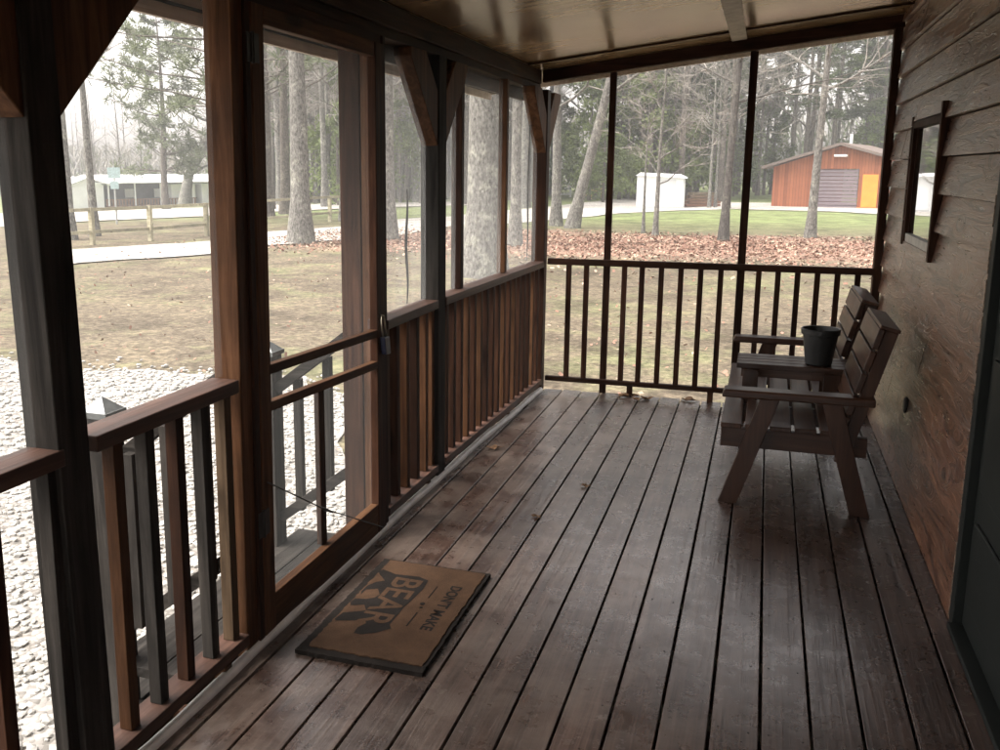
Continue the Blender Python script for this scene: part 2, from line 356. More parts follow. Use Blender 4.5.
def stone_ground(name, lo, mid, hi, sc, dist=.02):
    m, n, l, p = new_mat(name)
    g = n.new('ShaderNodeNewGeometry'); P = g.outputs['Position']
    vo = n.new('ShaderNodeTexVoronoi'); vo.inputs['Scale'].default_value = sc; l.new(P, vo.inputs['Vector'])
    vs = n.new('ShaderNodeSeparateColor'); l.new(vo.outputs['Color'], vs.inputs[0])
    r = ramp(n, [(.1, lo), (.45, mid), (.9, hi)]); l.new(vs.outputs[0], r.inputs[0])
    er = ramp(n, [(.35, (1,1,1)), (.62, (.6,.58,.55))]); l.new(vo.outputs['Distance'], er.inputs[0])  # darker between the stones: shade in the gaps put into the colour
    c = mixc(n, l, .8, r.outputs[0], er.outputs[0], 'MULTIPLY')
    big = noise_n(n, l, P, .9, 5, .65); rb = ramp(n, [(.33, (.55,.5,.45)), (.55, (1,1,1))]); l.new(big, rb.inputs[0])
    c = mixc(n, l, .6, c, rb.outputs[0], 'MULTIPLY')
    l.new(c, p.inputs['Base Color']); p.inputs['Roughness'].default_value = .9
    b = n.new('ShaderNodeBump'); b.invert = True; b.inputs['Strength'].default_value = 1; b.inputs['Distance'].default_value = dist; l.new(vo.outputs['Distance'], b.inputs['Height']); l.new(b.outputs[0], p.inputs['Normal'])
    return m
M['ground'] = ground_mat()
M['gravel'] = stone_ground('crushed_stone', (.19,.182,.168), (.29,.28,.265), (.40,.39,.375), 24)
M['road'] = stone_ground('pale_gravel_road', (.33,.32,.29), (.42,.41,.385), (.52,.51,.48), 12)
M['stone'] = plain('loose_limestone', (.33,.322,.30), .9, 0, .1, 3, .22, .2)

xs = sorted(set([-160,-140,-120,-105,-92] + [-80+2*i for i in range(41)] + [0.0+2.5*i for i in range(13)] + [45,60,90,130] + [-14+.5*i for i in range(28)]))
ys = sorted(set([-40,-30,-22,-16,-10,-6,-3] + [i*.75 for i in range(0,56)] + [42+2*i for i in range(32)] + [110,120,135,155,180,220,300]))
mb = MB(); W_ = len(xs)
for y in ys:
    for x in xs: mb.v.append((x, y, gh(x, y)))
for j in range(len(ys)-1):
    for i in range(W_-1): mb.f.append((j*W_+i, j*W_+i+1, (j+1)*W_+i+1, (j+1)*W_+i))
tag(build('ground', mb, M['ground'], smooth=True), 'bare brown yard with patchy grass around the porch', kind='structure')
mb = MB().box(-900, 900, -500, 1500, -3.2, -3.1); tag(build('far_ground', mb, M['ground']), 'ground running on to the horizon', kind='structure')

def strip(name, near, far, mat, lift, label, nsub=10, jag=.25):
    """sheet between two edge lines given as photo points lying on the ground"""
    A = [on_ground(*q) for q in near]; B = [on_ground(*q) for q in far]
    mb = MB(); rows = 7; cnt = 0
    for i in range(len(A)-1):
        for s_ in range(nsub + (1 if i == len(A)-2 else 0)):
            t = s_/nsub
            a = A[i].lerp(A[i+1], t); b = B[i].lerp(B[i+1], t)
            w_ = (b-a).normalized()
            ja = noise.noise(Vector((a.x*.9, a.y*.9, 7)))*jag; jb = noise.noise(Vector((b.x*.9, b.y*.9, 2)))*jag
            a = a + w_*ja; b = b + w_*jb
            for k in range(rows):
                q = a.lerp(b, k/(rows-1)); mb.v.append((q.x, q.y, gh(q.x, q.y)+lift))
            cnt += 1
    for i in range(cnt-1):
        for k in range(rows-1): mb.f.append((i*rows+k, (i+1)*rows+k, (i+1)*rows+k+1, i*rows+k+1))
    return tag(build(name, mb, mat), label, kind='structure')
strip('driveway', [(20,273),(80,264),(209,255),(262,247),(350,240),(400,236),(450,227),(515,224),(560,220),(620,214),(680,211),(740,209.5),(830,212),(905,216)],
      [(20,256),(80,250),(209,242),(262,233),(350,227),(400,220),(450,217),(515,210),(560,206),(620,199),(680,201),(740,203),(830,204.5),(905,206)],
      M['road'], .035, 'pale gravel driveway curving from the left of the yard to the barn')
strip('road', [(0,228),(80,222.5),(205,217),(262,213),(330,210),(420,207),(470,206)], [(0,214),(80,209.5),(205,207.5),(262,206),(330,204.5),(420,203),(470,202)], M['road'], .05, 'pale road crossing behind the rail fence')
# gravel pad by the steps
edge = [(-40,8.2),(-20,8.9),(-12,8.5),(-9.3,8.7),(-7.9,8.6),(-6.8,8.75),(-6.1,8.9),(-5.4,8.9),(-4.7,8.4),(-4.2,7.6),(-3.9,6.6),(-3.2,5.8),(-2.2,5.4)]
pe = []
for i in range(len(edge)-1):
    a, b = Vector(edge[i]), Vector(edge[i+1]); k = max(2, int((b-a).length/.12))
    for j in range(k):
        q = a.lerp(b, j/k); o = noise.noise(Vector((q.x*1.7, q.y*1.7, 0)))*.35 + noise.noise(Vector((q.x*7, q.y*7, 4)))*.14
        pe.append((q.x, q.y+o))
mb = MB()
for x, y in pe:
    for k in range(14):
        yy = y + (-8-y)*(k/13)**1.3; mb.v.append((x, yy, gh(x, yy)+.014))
for i in range(len(pe)-1):
    for k in range(13): mb.f.append((i*14+k, i*14+k+1, (i+1)*14+k+1, (i+1)*14+k))
tag(build('gravel_path', mb, M['gravel']), 'white crushed stone beside the porch steps', kind='structure')
# loose stones (uncountable)
ico = [(0,0,1),(.894,0,.447),(.276,.851,.447),(-.724,.526,.447),(-.724,-.526,.447),(.276,-.851,.447),(.724,.526,-.447),(-.276,.851,-.447),(-.894,0,-.447),(-.276,-.851,-.447),(.724,-.526,-.447),(0,0,-1)]
icf = [(0,1,2),(0,2,3),(0,3,4),(0,4,5),(0,5,1),(1,6,2),(2,7,3),(3,8,4),(4,9,5),(5,10,1),(2,6,7),(3,7,8),(4,8,9),(5,9,10),(1,10,6),(6,11,7),(7,11,8),(8,11,9),(9,11,10),(10,11,6)]
rs = random.Random(3); mb = MB(); cnt = 0
def edge_y(x):
    for i in range(len(edge)-1):
        if edge[i][0] <= x <= edge[i+1][0]:
            t = (x-edge[i][0])/(edge[i+1][0]-edge[i][0]); return edge[i][1]*(1-t)+edge[i+1][1]*t
    return 5
while cnt < 15000:
    x = -2.5 - abs(rs.gauss(0, 1))*3.6 if cnt < 12000 else rs.uniform(-12, -3); y = rs.uniform(0, 9.2)
    if y > edge_y(x) + rs.gauss(0, .3): continue
    if x > -3.3 and 2.6 < y < 4.15: continue
    s_ = rs.uniform(.012, .032) if x > -6 else rs.uniform(.02, .04)
    a = rs.uniform(0, 6.28); ca, sa = math.cos(a)*s_, math.sin(a)*s_; sy = rs.uniform(.6,1); sz = rs.uniform(.35,.7)*s_
    z = gh(x, y) + .014 + sz*.5; b = len(mb.v)
    for vx, vy, vz in ico:
        j = rs.uniform(.8, 1.15); mb.v.append((x+(vx*ca-vy*sa*sy)*j, y+(vx*sa+vy*ca*sy)*j, z+vz*sz*j))
    mb.f += [(b+i, b+j, b+k) for i, j, k in icf]; cnt += 1
tag(build('loose_stones', mb, M['stone']), 'loose pale stones covering the gravel', kind='stuff')
# fallen leaves (uncountable), two tones
for nm, col, seed, dens in (('leaf_litter', (.23,.135,.10), 5, 20000), ('pale_leaf_litter', (.36,.27,.20), 6, 7000)):
    rs = random.Random(seed); mb = MB(); c = 0
    dens = dens*3//4
    while c < dens:
        if c % 12: 
            y = rs.triangular(22.5, 35.5, 29); x = rs.uniform(-16, 6)
        else:
            y = rs.uniform(6.5, 26); x = rs.uniform(-18, 3)
            if y < edge_y(max(-39, min(-2.3, x))) : continue
        s_ = rs.uniform(.022, .05) if y > 20 else rs.uniform(.012, .03)
        q = Vector((x, y, gh(x, y)+rs.uniform(.01, .05)))
        a = Vector((rs.gauss(0,1), rs.gauss(0,1), rs.gauss(0,.5))).normalized(); b = a.cross(Vector((rs.gauss(0,.6), rs.gauss(0,.6), 1))).normalized()
        mb.quad(q, a*s_, b*s_*.6); c += 1
    tag(build(nm, mb, plain(nm, col, .9, 0, .2, 1.2, .45, 0)), 'dry fallen leaves scattered over the yard' if seed == 5 else 'bleached fallen leaves scattered over the yard', kind='stuff')

# ------------------------------------------------------------------ porch floor, ceiling, wall
Y0, YF = -2.6, 6.90
mb = MB(); rs = random.Random(11)
edges = [0.0] + [-.1091-.1445*k for k in range(16)] + [-2.345]
for i in range(len(edges)-1):
    b, a = edges[i], edges[i+1]
    dz = rs.uniform(-.0012, .0012)
    mb.box(a+.0045+rs.uniform(-.001,.001), b-.0045, Y0, YF+rs.uniform(-.012,.012), -.032+dz, dz)
dk = build('porch_floor', mb, M['deck'], bevel=.0025); tag(dk, 'worn brown deck boards of the porch floor', kind='structure')
mb = MB(); 
for j in range(24): mb.box(-2.44, 0, Y0+.02+j*.405, Y0+.058+j*.405, -.19, -.0345)
mb.box(-2.48, -2.443, Y0, YF+.01, -.22, -.035); mb.box(-2.44, 0, YF-.045, YF-.01, -.22, -.035)
tag(build('floor_framing', mb, M['brown_x']), 'joists and rim boards under the porch floor', kind='structure')
mb = MB()
for q, t in (((-2.30, 2.0), 0),):
    pass
rs = random.Random(2)
for i in range(len(edges)-1):
    for yj in [Y0+.04+j*.405 for j in range(24)]:
        for xx in (edges[i]-.03, edges[i+1]+.03):
            if yj < .5 or rs.random() < .35: continue
            mb.lathe((xx+rs.uniform(-.006,.006), yj+rs.uniform(-.006,.006), .0), [(.0032, -.001), (.0026, .0006), (.0001, .0006)], 8)
tag(build('floor_nails', mb, M['iron'], parent=None), 'small dark nail heads in the deck boards', kind='structure')

def cz(x): return 2.61 + .115*x           # underside of the roof
mb = MB()
def slope_slab(mb, x0, x1, y0, y1, lo, hi):
    return mb.hexa([(x0,y0,cz(x0)+lo),(x1,y0,cz(x1)+lo),(x1,y1,cz(x1)+lo),(x0,y1,cz(x0)+lo),(x0,y0,cz(x0)+hi),(x1,y0,cz(x1)+hi),(x1,y1,cz(x1)+hi),(x0,y1,cz(x0)+hi)])
for i in range(4):
    ya = [Y0, 1.55, 3.98, 6.405][i]; yb = [1.547, 3.977, 6.402, 6.83][i]
    slope_slab(mb, -2.34, 0, ya, yb, 0, .014)
tag(build('ceiling', mb, M['ceil']), 'varnished plywood porch ceiling', kind='structure')
# roof above it
roof = thing('porch_roof', (-1.2, 2, 2.6), 'low sloping porch roof with a pale underside along its overhang', 'roof')
slope_slab(mb := MB(), -2.90, .6, Y0-.4, 7.42, .12, .16); build('roof_deck', mb, plain('roof_metal', (.2,.2,.2), .5, .6), roof)
slope_slab(mb := MB(), -2.86, -2.345, Y0-.3, 7.36, .0, .016); slope_slab(mb, -2.34, .3, 6.925, 7.36, 0.005, .021); build('soffit', mb, M['soffit'], roof)
mb = MB().box(-2.885, -2.862, Y0-.3, 7.385, 2.185, cz(-2.87)+.1); slope_slab(mb, -2.862, .3, 7.362, 7.385, -.06, .1); build('fascia', mb, M['soffit'], roof)
mb = MB().box(-2.62, -2.605, Y0-.3, 7.35, cz(-2.62)-.012, cz(-2.62)-.001).box(-2.76, -2.748, Y0-.3, 7.35, cz(-2.76)-.012, cz(-2.76)-.001).box(-2.8615, -2.85, Y0-.3, 7.35, 2.235, 2.245); build('soffit_trim', mb, M['grey_y'], roof)

mb = slope_slab(MB(), -1.05, -.955, Y0, 6.80, -.013, -.001)
tag(build('ceiling_batten', mb, plain('batten_paint', (.36,.32,.27), .6, 0, .4, 14, .25)), 'pale flat batten running along the ceiling over a plywood joint', 'batten')
mb = slope_slab(MB(), -2.33, -.01, 6.385, 6.40, -.012, -.001)
tag(build('ceiling_trim', mb, M['brown_x']), 'thin dark trim strip across the ceiling near the far screens', 'trim')
# main beams
tag(build('roof_beam', MB().box(-2.445, -2.365, Y0, 6.93, 2.205, 2.335).box(-2.362, -2.335, Y0, 6.83, 2.245, 2.338), M['brown_y'], bevel=.004), 'long dark beam along the left side carried by the braced posts', 'beam')
mb = slope_slab(MB(), -2.33, -.015, 6.835, 6.90, -.085, -.002)
tag(build('end_beam', mb, M['brown_x'], bevel=.003), 'sloping dark beam over the far screens', 'beam')

# cabin wall
wall = thing('cabin_wall', (0, 4, 0), 'glossy brown lap-sided cabin wall on the right of the porch', 'wall')
mb = MB(); rs = random.Random(4); RV = .17
def siding_run(mb, y0, y1, z0, z1):
    k = math.floor(z0/RV)
    while k*RV < z1:
        za, zb = max(z0, k*RV), min(z1, (k+1)*RV)
        ta = .034 - .026*((za-k*RV)/RV); tb = .034 - .026*((zb-k*RV)/RV)
        ys_ = [y0]; 
        j = 2.1*((k*0.618) % 1)
        while y0 + j < y1 - .3:
            if j > .3: ys_.append(y0+j)
            j += rs.uniform(2.6, 3.6)
        ys_.append(y1)
        for a, b in zip(ys_[:-1], ys_[1:]):
            e = rs.uniform(-.001, .001)
            zl = za+.0055; mb.hexa([(-ta+e, a+.0008, zl),(.05, a+.0008, zl),(.05, b-.0008, zl),(-ta+e, b-.0008, zl),(-tb+e, a+.0008, zb),(.05, a+.0008, zb),(.05, b-.0008, zb),(-tb+e, b-.0008, zb)])
        k += 1
WY0, WY1, WZ0, WZ1 = 4.93, 5.93, 1.25, 1.90
siding_run(mb, 3.692, WY0, 0.002, 3.0); siding_run(mb, WY1, 6.9, 0.002, 3.0); siding_run(mb, WY0, WY1, .002, WZ0); siding_run(mb, WY0, WY1, WZ1, 3.0)
siding_run(mb, Y0, 2.68, 0.002, 3.0); siding_run(mb, 2.68, 3.692, 2.12, 3.0)
build('siding', mb, M['siding'], wall)
build('wall_core', MB().box(.05, .16, Y0, 6.9, -.6, 3.0), M['brown_y'], wall)
# window
wf = build('window', MB().box(-.030, .02, WY0, WY0+.035, WZ0, WZ1).box(-.030, .02, WY1-.035, WY1, WZ0, WZ1).box(-.030,.02,WY0+.035,WY1-.035,WZ1-.035,WZ1), M['brown_z'], wall, bevel=.002)
build('frame', MB().box(-.048, -.0, WY0-.045, WY0-.002, WZ0-.03, WZ1+.05).box(-.034, 0, WY1+.001, WY1+.045, WZ0-.02, WZ1+.03), M['brown_z'], wf, bevel=.002)
build('sill', MB().box(-.022, .02, WY0+.036, WY1-.036, WZ0, WZ0+.045), plain('sill_paint', (.38,.37,.34), .5), wf, bevel=.002)
build('sash', MB().box(-.003, .02, WY0+.036, WY1-.056, 1.56, 1.578).box(-.010,.02,WY1-.055,WY1-.036,WZ0+.046,WZ1-.036), M['brown_z'], wf)
build('pane', MB().box(-.006, .012, WY0+.034, WY1-.034, WZ0+.04, WZ1-.03), M['glass'], wf)
# entrance door of the cabin, dark green
dr = build('door', MB().box(-.004, .04, 2.745, 3.628, .03, 2.05), M['green'], wall, bevel=.003)
build('door_frame', MB().box(-.034, .02, 3.632, 3.692, .004, 2.12).box(-.034,.02,2.66,2.738,.004,2.12).box(-.034,.02,2.738,3.632,2.06,2.12).box(-.05,.03,2.738,3.632,.003,.026), M['green'], dr, bevel=.003)
build('door_panel', MB().box(-.016,-.003,2.85,3.55,.14,.44).box(-.016,-.003,2.85,3.55,.56,1.02).box(-.016,-.003,2.85,3.55,1.14,1.93), M['green'], dr, bevel=.006)
mb = MB(); rs = random.Random(8)
z = .02
while z < 1.5:
    h = rs.uniform(.02, .12); w_ = rs.uniform(.0008, .003)
    mb.box(-.0365, -.0335, 3.6915, 3.6945+w_, z, z+h); z += h + rs.uniform(.01, .06)
build('worn_edge', mb, M['worn'], dr)
build('door_knob', MB().tube([(-.0,2.80,.98),(-.035,2.80,.98),(-.04,2.80,.98),(-.06,2.80,.98),(-.072,2.80,.98)], [.012,.012,.026,.028,.012], 14), plain('old_brass', (.25,.17,.07), .35, .9), dr, smooth=True)
# round cover low on the wall
mb = MB().tube([(-.012,5.27,.45),(-.026,5.27,.45),(-.032,5.27,.45)], [.042,.042,.034], 20)
build('wall_outlet', mb, M['iron'], wall, smooth=False)

# ------------------------------------------------------------------ posts with braces
def XL(y): return -2.335 + .06*max(0, (y-4.7)/2.2)      # inner face of the left side
def post(y0, y1, lean, label, near=True, far=True, mat='grey_z', xin=None):
    x1 = XL((y0+y1)/2) - .005 if xin is None else xin; x0 = x1 - .1
    t = thing('porch_post', ((x0+x1)/2, (y0+y1)/2, 0), label, 'post', 'braced posts along the left side of the porch')
    zt = 2.204
    build('shaft', MB().hexa([(x0,y0,.0),(x1,y0,.0),(x1,y1,.0),(x0,y1,.0),(x0,y0+lean,zt),(x1,y0+lean,zt),(x1,y1+lean,zt),(x0,y1+lean,zt)]), M[mat], t, bevel=.004)
    zb = 1.76; run = .38 if y0 > 4 else .42; h = .20
    for sgn, on in ((-1, near), (1, far)):
        if not on: continue
        ye = (y0 if sgn < 0 else y1) + lean*.85
        a = x0+.006; b = x1-.006
        # brace profile in the y-z plane
        pts = [(ye, zb), (ye+sgn*run, 2.16), (ye+sgn*run, 2.202), (ye+sgn*(run-h*1.05), 2.202), (ye, zb+h*1.35)]
        m_ = MB(); n_ = len(pts)
        m_.v += [(a, y, z) for y, z in pts] + [(b, y, z) for y, z in pts]
        m_.f += [tuple(range(n_)), tuple(reversed(range(n_, 2*n_)))] + [(i, (i+1) % n_, n_+(i+1) % n_, n_+i) for i in range(n_)]
        build('brace', m_, M['red_z'], t, recalc=True, bevel=.004)
    return t
post(-1.0, -.88, 0, 'braced dark post at the near end of the porch, behind the viewer')
post(1.775, 1.885, -.045, 'nearest braced porch post, almost black inside with a weathered grey outer face')
post(4.575, 4.695, .01, 'middle braced porch post between the screen door and the far corner', mat='grey_z')
post(6.80, 6.895, .01, 'far corner porch post where the left railing meets the far railing', mat='brown_z')

# door posts
def stud(name, label, x0,x1,y0,y1,z0,z1,mat, group=None, lean=0, cat='post'):
    m_ = MB().hexa([(x0,y0,z0),(x1,y0,z0),(x1,y1,z0),(x0,y1,z0),(x0,y0+lean,z1),(x1,y0+lean,z1),(x1,y1+lean,z1),(x0,y1+lean,z1)])
    return tag(build(name, m_, M[mat], bevel=.003, loc=((x0+x1)/2,(y0+y1)/2,z0)), label, cat, group)
d1 = thing('door_post', (-2.39, 2.64, 0), 'red-brown post with two hinges on the near side of the screen door', 'post')
build('shaft', MB().hexa([(-2.44,2.585,0),(-2.342,2.585,0),(-2.342,2.655,0),(-2.44,2.655,0),(-2.44,2.625,2.2),(-2.342,2.625,2.2),(-2.342,2.695,2.2),(-2.44,2.695,2.2)]), M['red_z'], d1, bevel=.004)
build('jamb', MB().hexa([(-2.39,2.657,0),(-2.334,2.657,0),(-2.334,2.69,0),(-2.39,2.69,0),(-2.39,2.697,2.2),(-2.334,2.697,2.2),(-2.334,2.725,2.2),(-2.39,2.725,2.2)]), M['brown_z'], d1, bevel=.002)
d2 = thing('door_post', (-2.47, 3.93, 0), 'red-brown double post beyond the screen door where the step handrail ends', 'post')
build('shaft', MB().box(-2.575,-2.475,3.895,3.985,-.6,2.20), M['brown_z'], d2, bevel=.004)
build('strip', MB().box(-2.472,-2.425,3.90,3.94,-.2,2.20), M['red_z'], d2, bevel=.002)
build('jamb', MB().box(-2.40,-2.337,3.835,3.862,0.0,2.20), M['brown_z'], d2, bevel=.002)

# ------------------------------------------------------------------ railings
tones = ['brown_z','red_z','grey_z','brown_z','tan_z','red_z']
def railing(ya, yb, ys_, label, mats, x=None):
    xm = XL((ya+yb)/2) if x is None else x
    t = thing('railing', (xm-.05, (ya+yb)/2, 0), label, 'railing', 'railings along the left side of the porch')
    xa, xb = XL(ya), XL(yb)
    def slab(z0, z1, dx0, dx1):
        return MB().hexa([(xa+dx0,ya,z0),(xa+dx1,ya,z0),(xb+dx1,yb,z0),(xb+dx0,yb,z0),(xa+dx0,ya,z1),(xa+dx1,ya,z1),(xb+dx1,yb,z1),(xb+dx0,yb,z1)])
    build('top_rail', slab(.936, .980, -.102, 0), M['cap'], t, bevel=.004)
    build('bottom_rail', slab(.052, .092, -.088, .002), M['cap'], t, bevel=.003)
    build('foot_block', MB().box(XL((ya+yb)/2)-.07, XL((ya+yb)/2)-.004, (ya+yb)/2+.2, (ya+yb)/2+.24, .002, .051), M['red_z'], t)
    for i, y in enumerate(ys_):
        xx = XL(y); dy = random.uniform(-.004, .004)
        build('baluster', MB().hexa([(xx-.062,y,.093),(xx-.022,y,.093),(xx-.022,y+.04,.093),(xx-.062,y+.04,.093),(xx-.062,y+dy,.935),(xx-.022,y+dy,.935),(xx-.022,y+.04+dy,.935),(xx-.062,y+.04+dy,.935)]), M[mats[i % len(mats)]], t, bevel=.002)
    return t
railing(-.875, 1.772, [-.74+.142*i for i in range(17)] + [1.728], 'near left railing cut off by the left edge of the photo', ['red_z','brown_z','grey_z'])
railing(1.888, 2.583, [1.975, 2.115, 2.255, 2.395, 2.52], 'short left railing between the nearest post and the screen door', ['red_z','grey_z','brown_z','grey_z','tan_z'])
railing(3.868, 4.572, [3.90, 4.03, 4.16, 4.30, 4.43, 4.53], 'short left railing between the screen door and the middle post', ['red_z','brown_z','red_z','brown_z','red_z'])
railing(4.698, 6.797, [4.76+.122*i for i in range(17)], 'long left railing running to the far corner post', ['brown_z','brown_z','brown_z','red_z','brown_z','red_z'])
# far railing
t = thing('railing', (-1.1, 6.85, 0), 'dark railing across the far end of the porch seen against the bright yard', 'railing')
build('top_rail', MB().box(-2.262, -.06, 6.832, 6.878, .955, 1.0), M['brown_x'], t, bevel=.003)
build('bottom_rail', MB().box(-2.262, -.06, 6.834, 6.876, .078, .112), M['brown_x'], t, bevel=.003)
for x in (-2.105,-1.975,-1.70,-1.575,-1.44,-1.305,-1.17,-1.035,-.785,-.66,-.535,-.41,-.285,-.16):
    build('baluster', MB().box(x-.018, x+.018, 6.840, 6.872, .113, .954), M['brown_z'], t, bevel=.002)
for x in (-1.63, -1.06, -.45): build('foot_block', MB().box(x-.02, x+.02, 6.842, 6.872, .002, .077), M['brown_z'], t)
# screen studs
G = 'upright studs that hold the screens'
stud('screen_stud', 'dark upright stud nearest the far corner post in the far screens', -1.858,-1.812, 6.882,6.92, 0,2.315,'brown_z', G)
stud('screen_stud', 'dark upright stud in the middle of the far screens', -.93,-.878, 6.882,6.92, 0,2.42,'brown_z', G)
stud('screen_stud', 'dark upright stud against the cabin wall at the end of the far screens', -.072,-.022, 6.832,6.92, 0,2.52,'brown_z', G)
stud('screen_stud', 'first upright stud beyond the middle post standing on the left railing', -2.425,-2.365, 5.04,5.09, .982,2.204,'brown_z', G)
stud('screen_stud', 'second upright stud beyond the middle post standing on the left railing', -2.40,-2.345, 5.92,5.97, .982,2.204,'red_z', G)
tag(build('screen_header', MB().box(-2.478,-2.448,4.0,6.80,2.13,2.23), M['brown_y']), 'dark board under the left beam at the top of the screens', 'board')
tag(build('door_header', MB().box(-2.44,-2.345,2.728,3.834,2.165,2.203), M['brown_y'], bevel=.003), 'dark header board right above the screen door', 'board')

# ------------------------------------------------------------------ screens
def screen(name, pts, label, mat, group='screens between the porch posts', cat='screen'):
    m_ = MB(); m_.v += pts; m_.f.append((0,1,2,3)); return tag(build(name, m_, M[mat]), label, cat, group)
def sxy(y0, y1, z0=.982, z1=2.204, dx=-.072): return [(XL(y0)+dx,y0,z0),(XL(y1)+dx,y1,z0),(XL(y1)+dx,y1,z1),(XL(y0)+dx,y0,z1)]
screen('insect_screen', sxy(-.87, 1.77), 'sheer screen left of the nearest porch post', 'screen')
screen('insect_screen', sxy(1.89, 2.60), 'sheer screen between the nearest porch post and the screen door', 'screen')
screen('plastic_film', sxy(4.0, 4.57), 'cloudy plastic film between the screen door and the middle post', 'film', 'cloudy plastic films on the left side', 'plastic film')
screen('plastic_film', sxy(4.70, 5.04), 'cloudy plastic film right beyond the middle post', 'film', 'cloudy plastic films on the left side', 'plastic film')
screen('plastic_film', sxy(5.09, 5.92), 'cloudy plastic film between the two left studs', 'film', 'cloudy plastic films on the left side', 'plastic film')
screen('plastic_film', sxy(5.97, 6.80), 'cloudy plastic film next to the far corner post', 'film', 'cloudy plastic films on the left side', 'plastic film')
for a, b, la in ((-2.26,-1.86,'narrow sheer screen beside the far corner post'),(-1.81,-.932,'wide sheer screen in the middle of the far end'),(-.876,-.074,'wide sheer screen beside the cabin wall')):
    screen('insect_screen', [(a,6.90,.01),(b,6.90,.01),(b,6.90,cz(b)-.09),(a,6.90,cz(a)-.09)], la, 'screen')
# dark crease-like folds hanging in the films
for y, z0, z1, la in ((4.33,.99,1.55,'dark fold hanging in the plastic film next to the screen door'),(6.62,1.0,2.0,'dark fold hanging in the plastic film by the far corner post')):
    m_ = MB().tube([(XL(y)-.085,y+.012*math.sin(i*.9),z0+(z1-z0)*i/10) for i in range(11)], [.003+.004*math.sin(math.pi*i/10) for i in range(11)], 6)
    tag(build('film_fold', m_, M['grey_z']), la, 'fold')

# ------------------------------------------------------------------ screen door
D = thing('screen_door', (-2.352, 2.70, .02), 'red-brown wooden screen door with two slim cross bars and a deep bottom rail', 'door')
def dbox(nm, y0,y1,z0,z1, mat, x0=-2.372, x1=-2.334, lean=.0, par=None, bev=.003):
    lean0 = .045*z0/2.17*lean; lean1 = .045*z1/2.17*lean
    return build(nm, MB().hexa([(x0,y0+lean0,z0),(x1,y0+lean0,z0),(x1,y1+lean0,z0),(x0,y1+lean0,z0),(x0,y0+lean1,z1),(x1,y0+lean1,z1),(x1,y1+lean1,z1),(x0,y1+lean1,z1)]), M[mat], par or D, bevel=bev)
st = dbox('stile', 2.694,2.770,.02,2.165,'red_z', lean=1)
for z in (.40, 1.98): build('hinge', MB().box(-2.334,-2.331,2.66+.02*z,2.735+.02*z,z,z+.09).tube([(-2.330,2.694+.02*z,z-.004),(-2.330,2.694+.02*z,z+.094)], .006, 8), M['iron'], D)
dbox('stile', 3.735,3.828,.02,2.165,'brown_z', lean=.3)
dbox('top_rail', 2.815,3.74,2.105,2.165,'red_y', x0=-2.371, x1=-2.335)
dbox('bottom_rail', 2.772,3.733,.02,.158,'red_y', x0=-2.371, x1=-2.335)
for za, zb in ((.972,.940),(.842,.800)):
    build('cross_bar', MB().bar((-2.350,2.775,za),(-2.350,3.742,zb),.032,.034), M['red_y'], D, bevel=.003)
dbox('upright_bar', 3.215,3.262,.16,.805,'brown_z', x0=-2.388, x1=-2.364)
build('brace_cable', MB().tube([(-2.331,2.735,.585),(-2.329,3.15,.345),(-2.331,3.78,.03)], .0028, 6), M['iron'], D)
build('turnbuckle', MB().tube([(-2.328,3.14,.351),(-2.328,3.17,.333),(-2.328,3.24,.297)], [.004,.007,.004], 8), M['iron'], D)
m_ = MB(); m_.v += [(-2.368,2.772,.158),(-2.368,3.74,.158),(-2.368,3.74,2.106),(-2.368,2.81,2.106)]; m_.f.append((0,1,2,3)); build('screen', m_, M['screen'], D)
# padlock hanging at the latch
pl = thing('padlock', (-2.318, 3.80, .86), 'navy blue padlock hanging from the latch edge of the screen door', 'padlock')
build('lock_body', MB().hexa([(-2.331,3.775,.842),(-2.307,3.775,.842),(-2.307,3.832,.836),(-2.331,3.832,.836),(-2.331,3.757,.922),(-2.307,3.757,.922),(-2.307,3.817,.918),(-2.331,3.817,.918)]), M['navy'], pl, bevel=.004)
build('shackle', MB().tube([(-2.319,3.768,.92),(-2.319,3.752,.965),(-2.319,3.748,1.0),(-2.319,3.758,1.02),(-2.319,3.776,1.015),(-2.319,3.79,.975),(-2.319,3.803,.92)], .0038, 8), plain('lock_steel', (.4,.36,.28), .35, .9), pl, smooth=True)

# pale pipe along the floor edge
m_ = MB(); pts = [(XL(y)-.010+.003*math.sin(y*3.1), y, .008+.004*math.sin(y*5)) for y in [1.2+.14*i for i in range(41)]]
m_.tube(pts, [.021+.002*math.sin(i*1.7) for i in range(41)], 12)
tag(build('edge_pipe', m_, M['pipe'], smooth=True), 'pale soft tube lying along the left edge of the deck under the door and railings', 'tube')

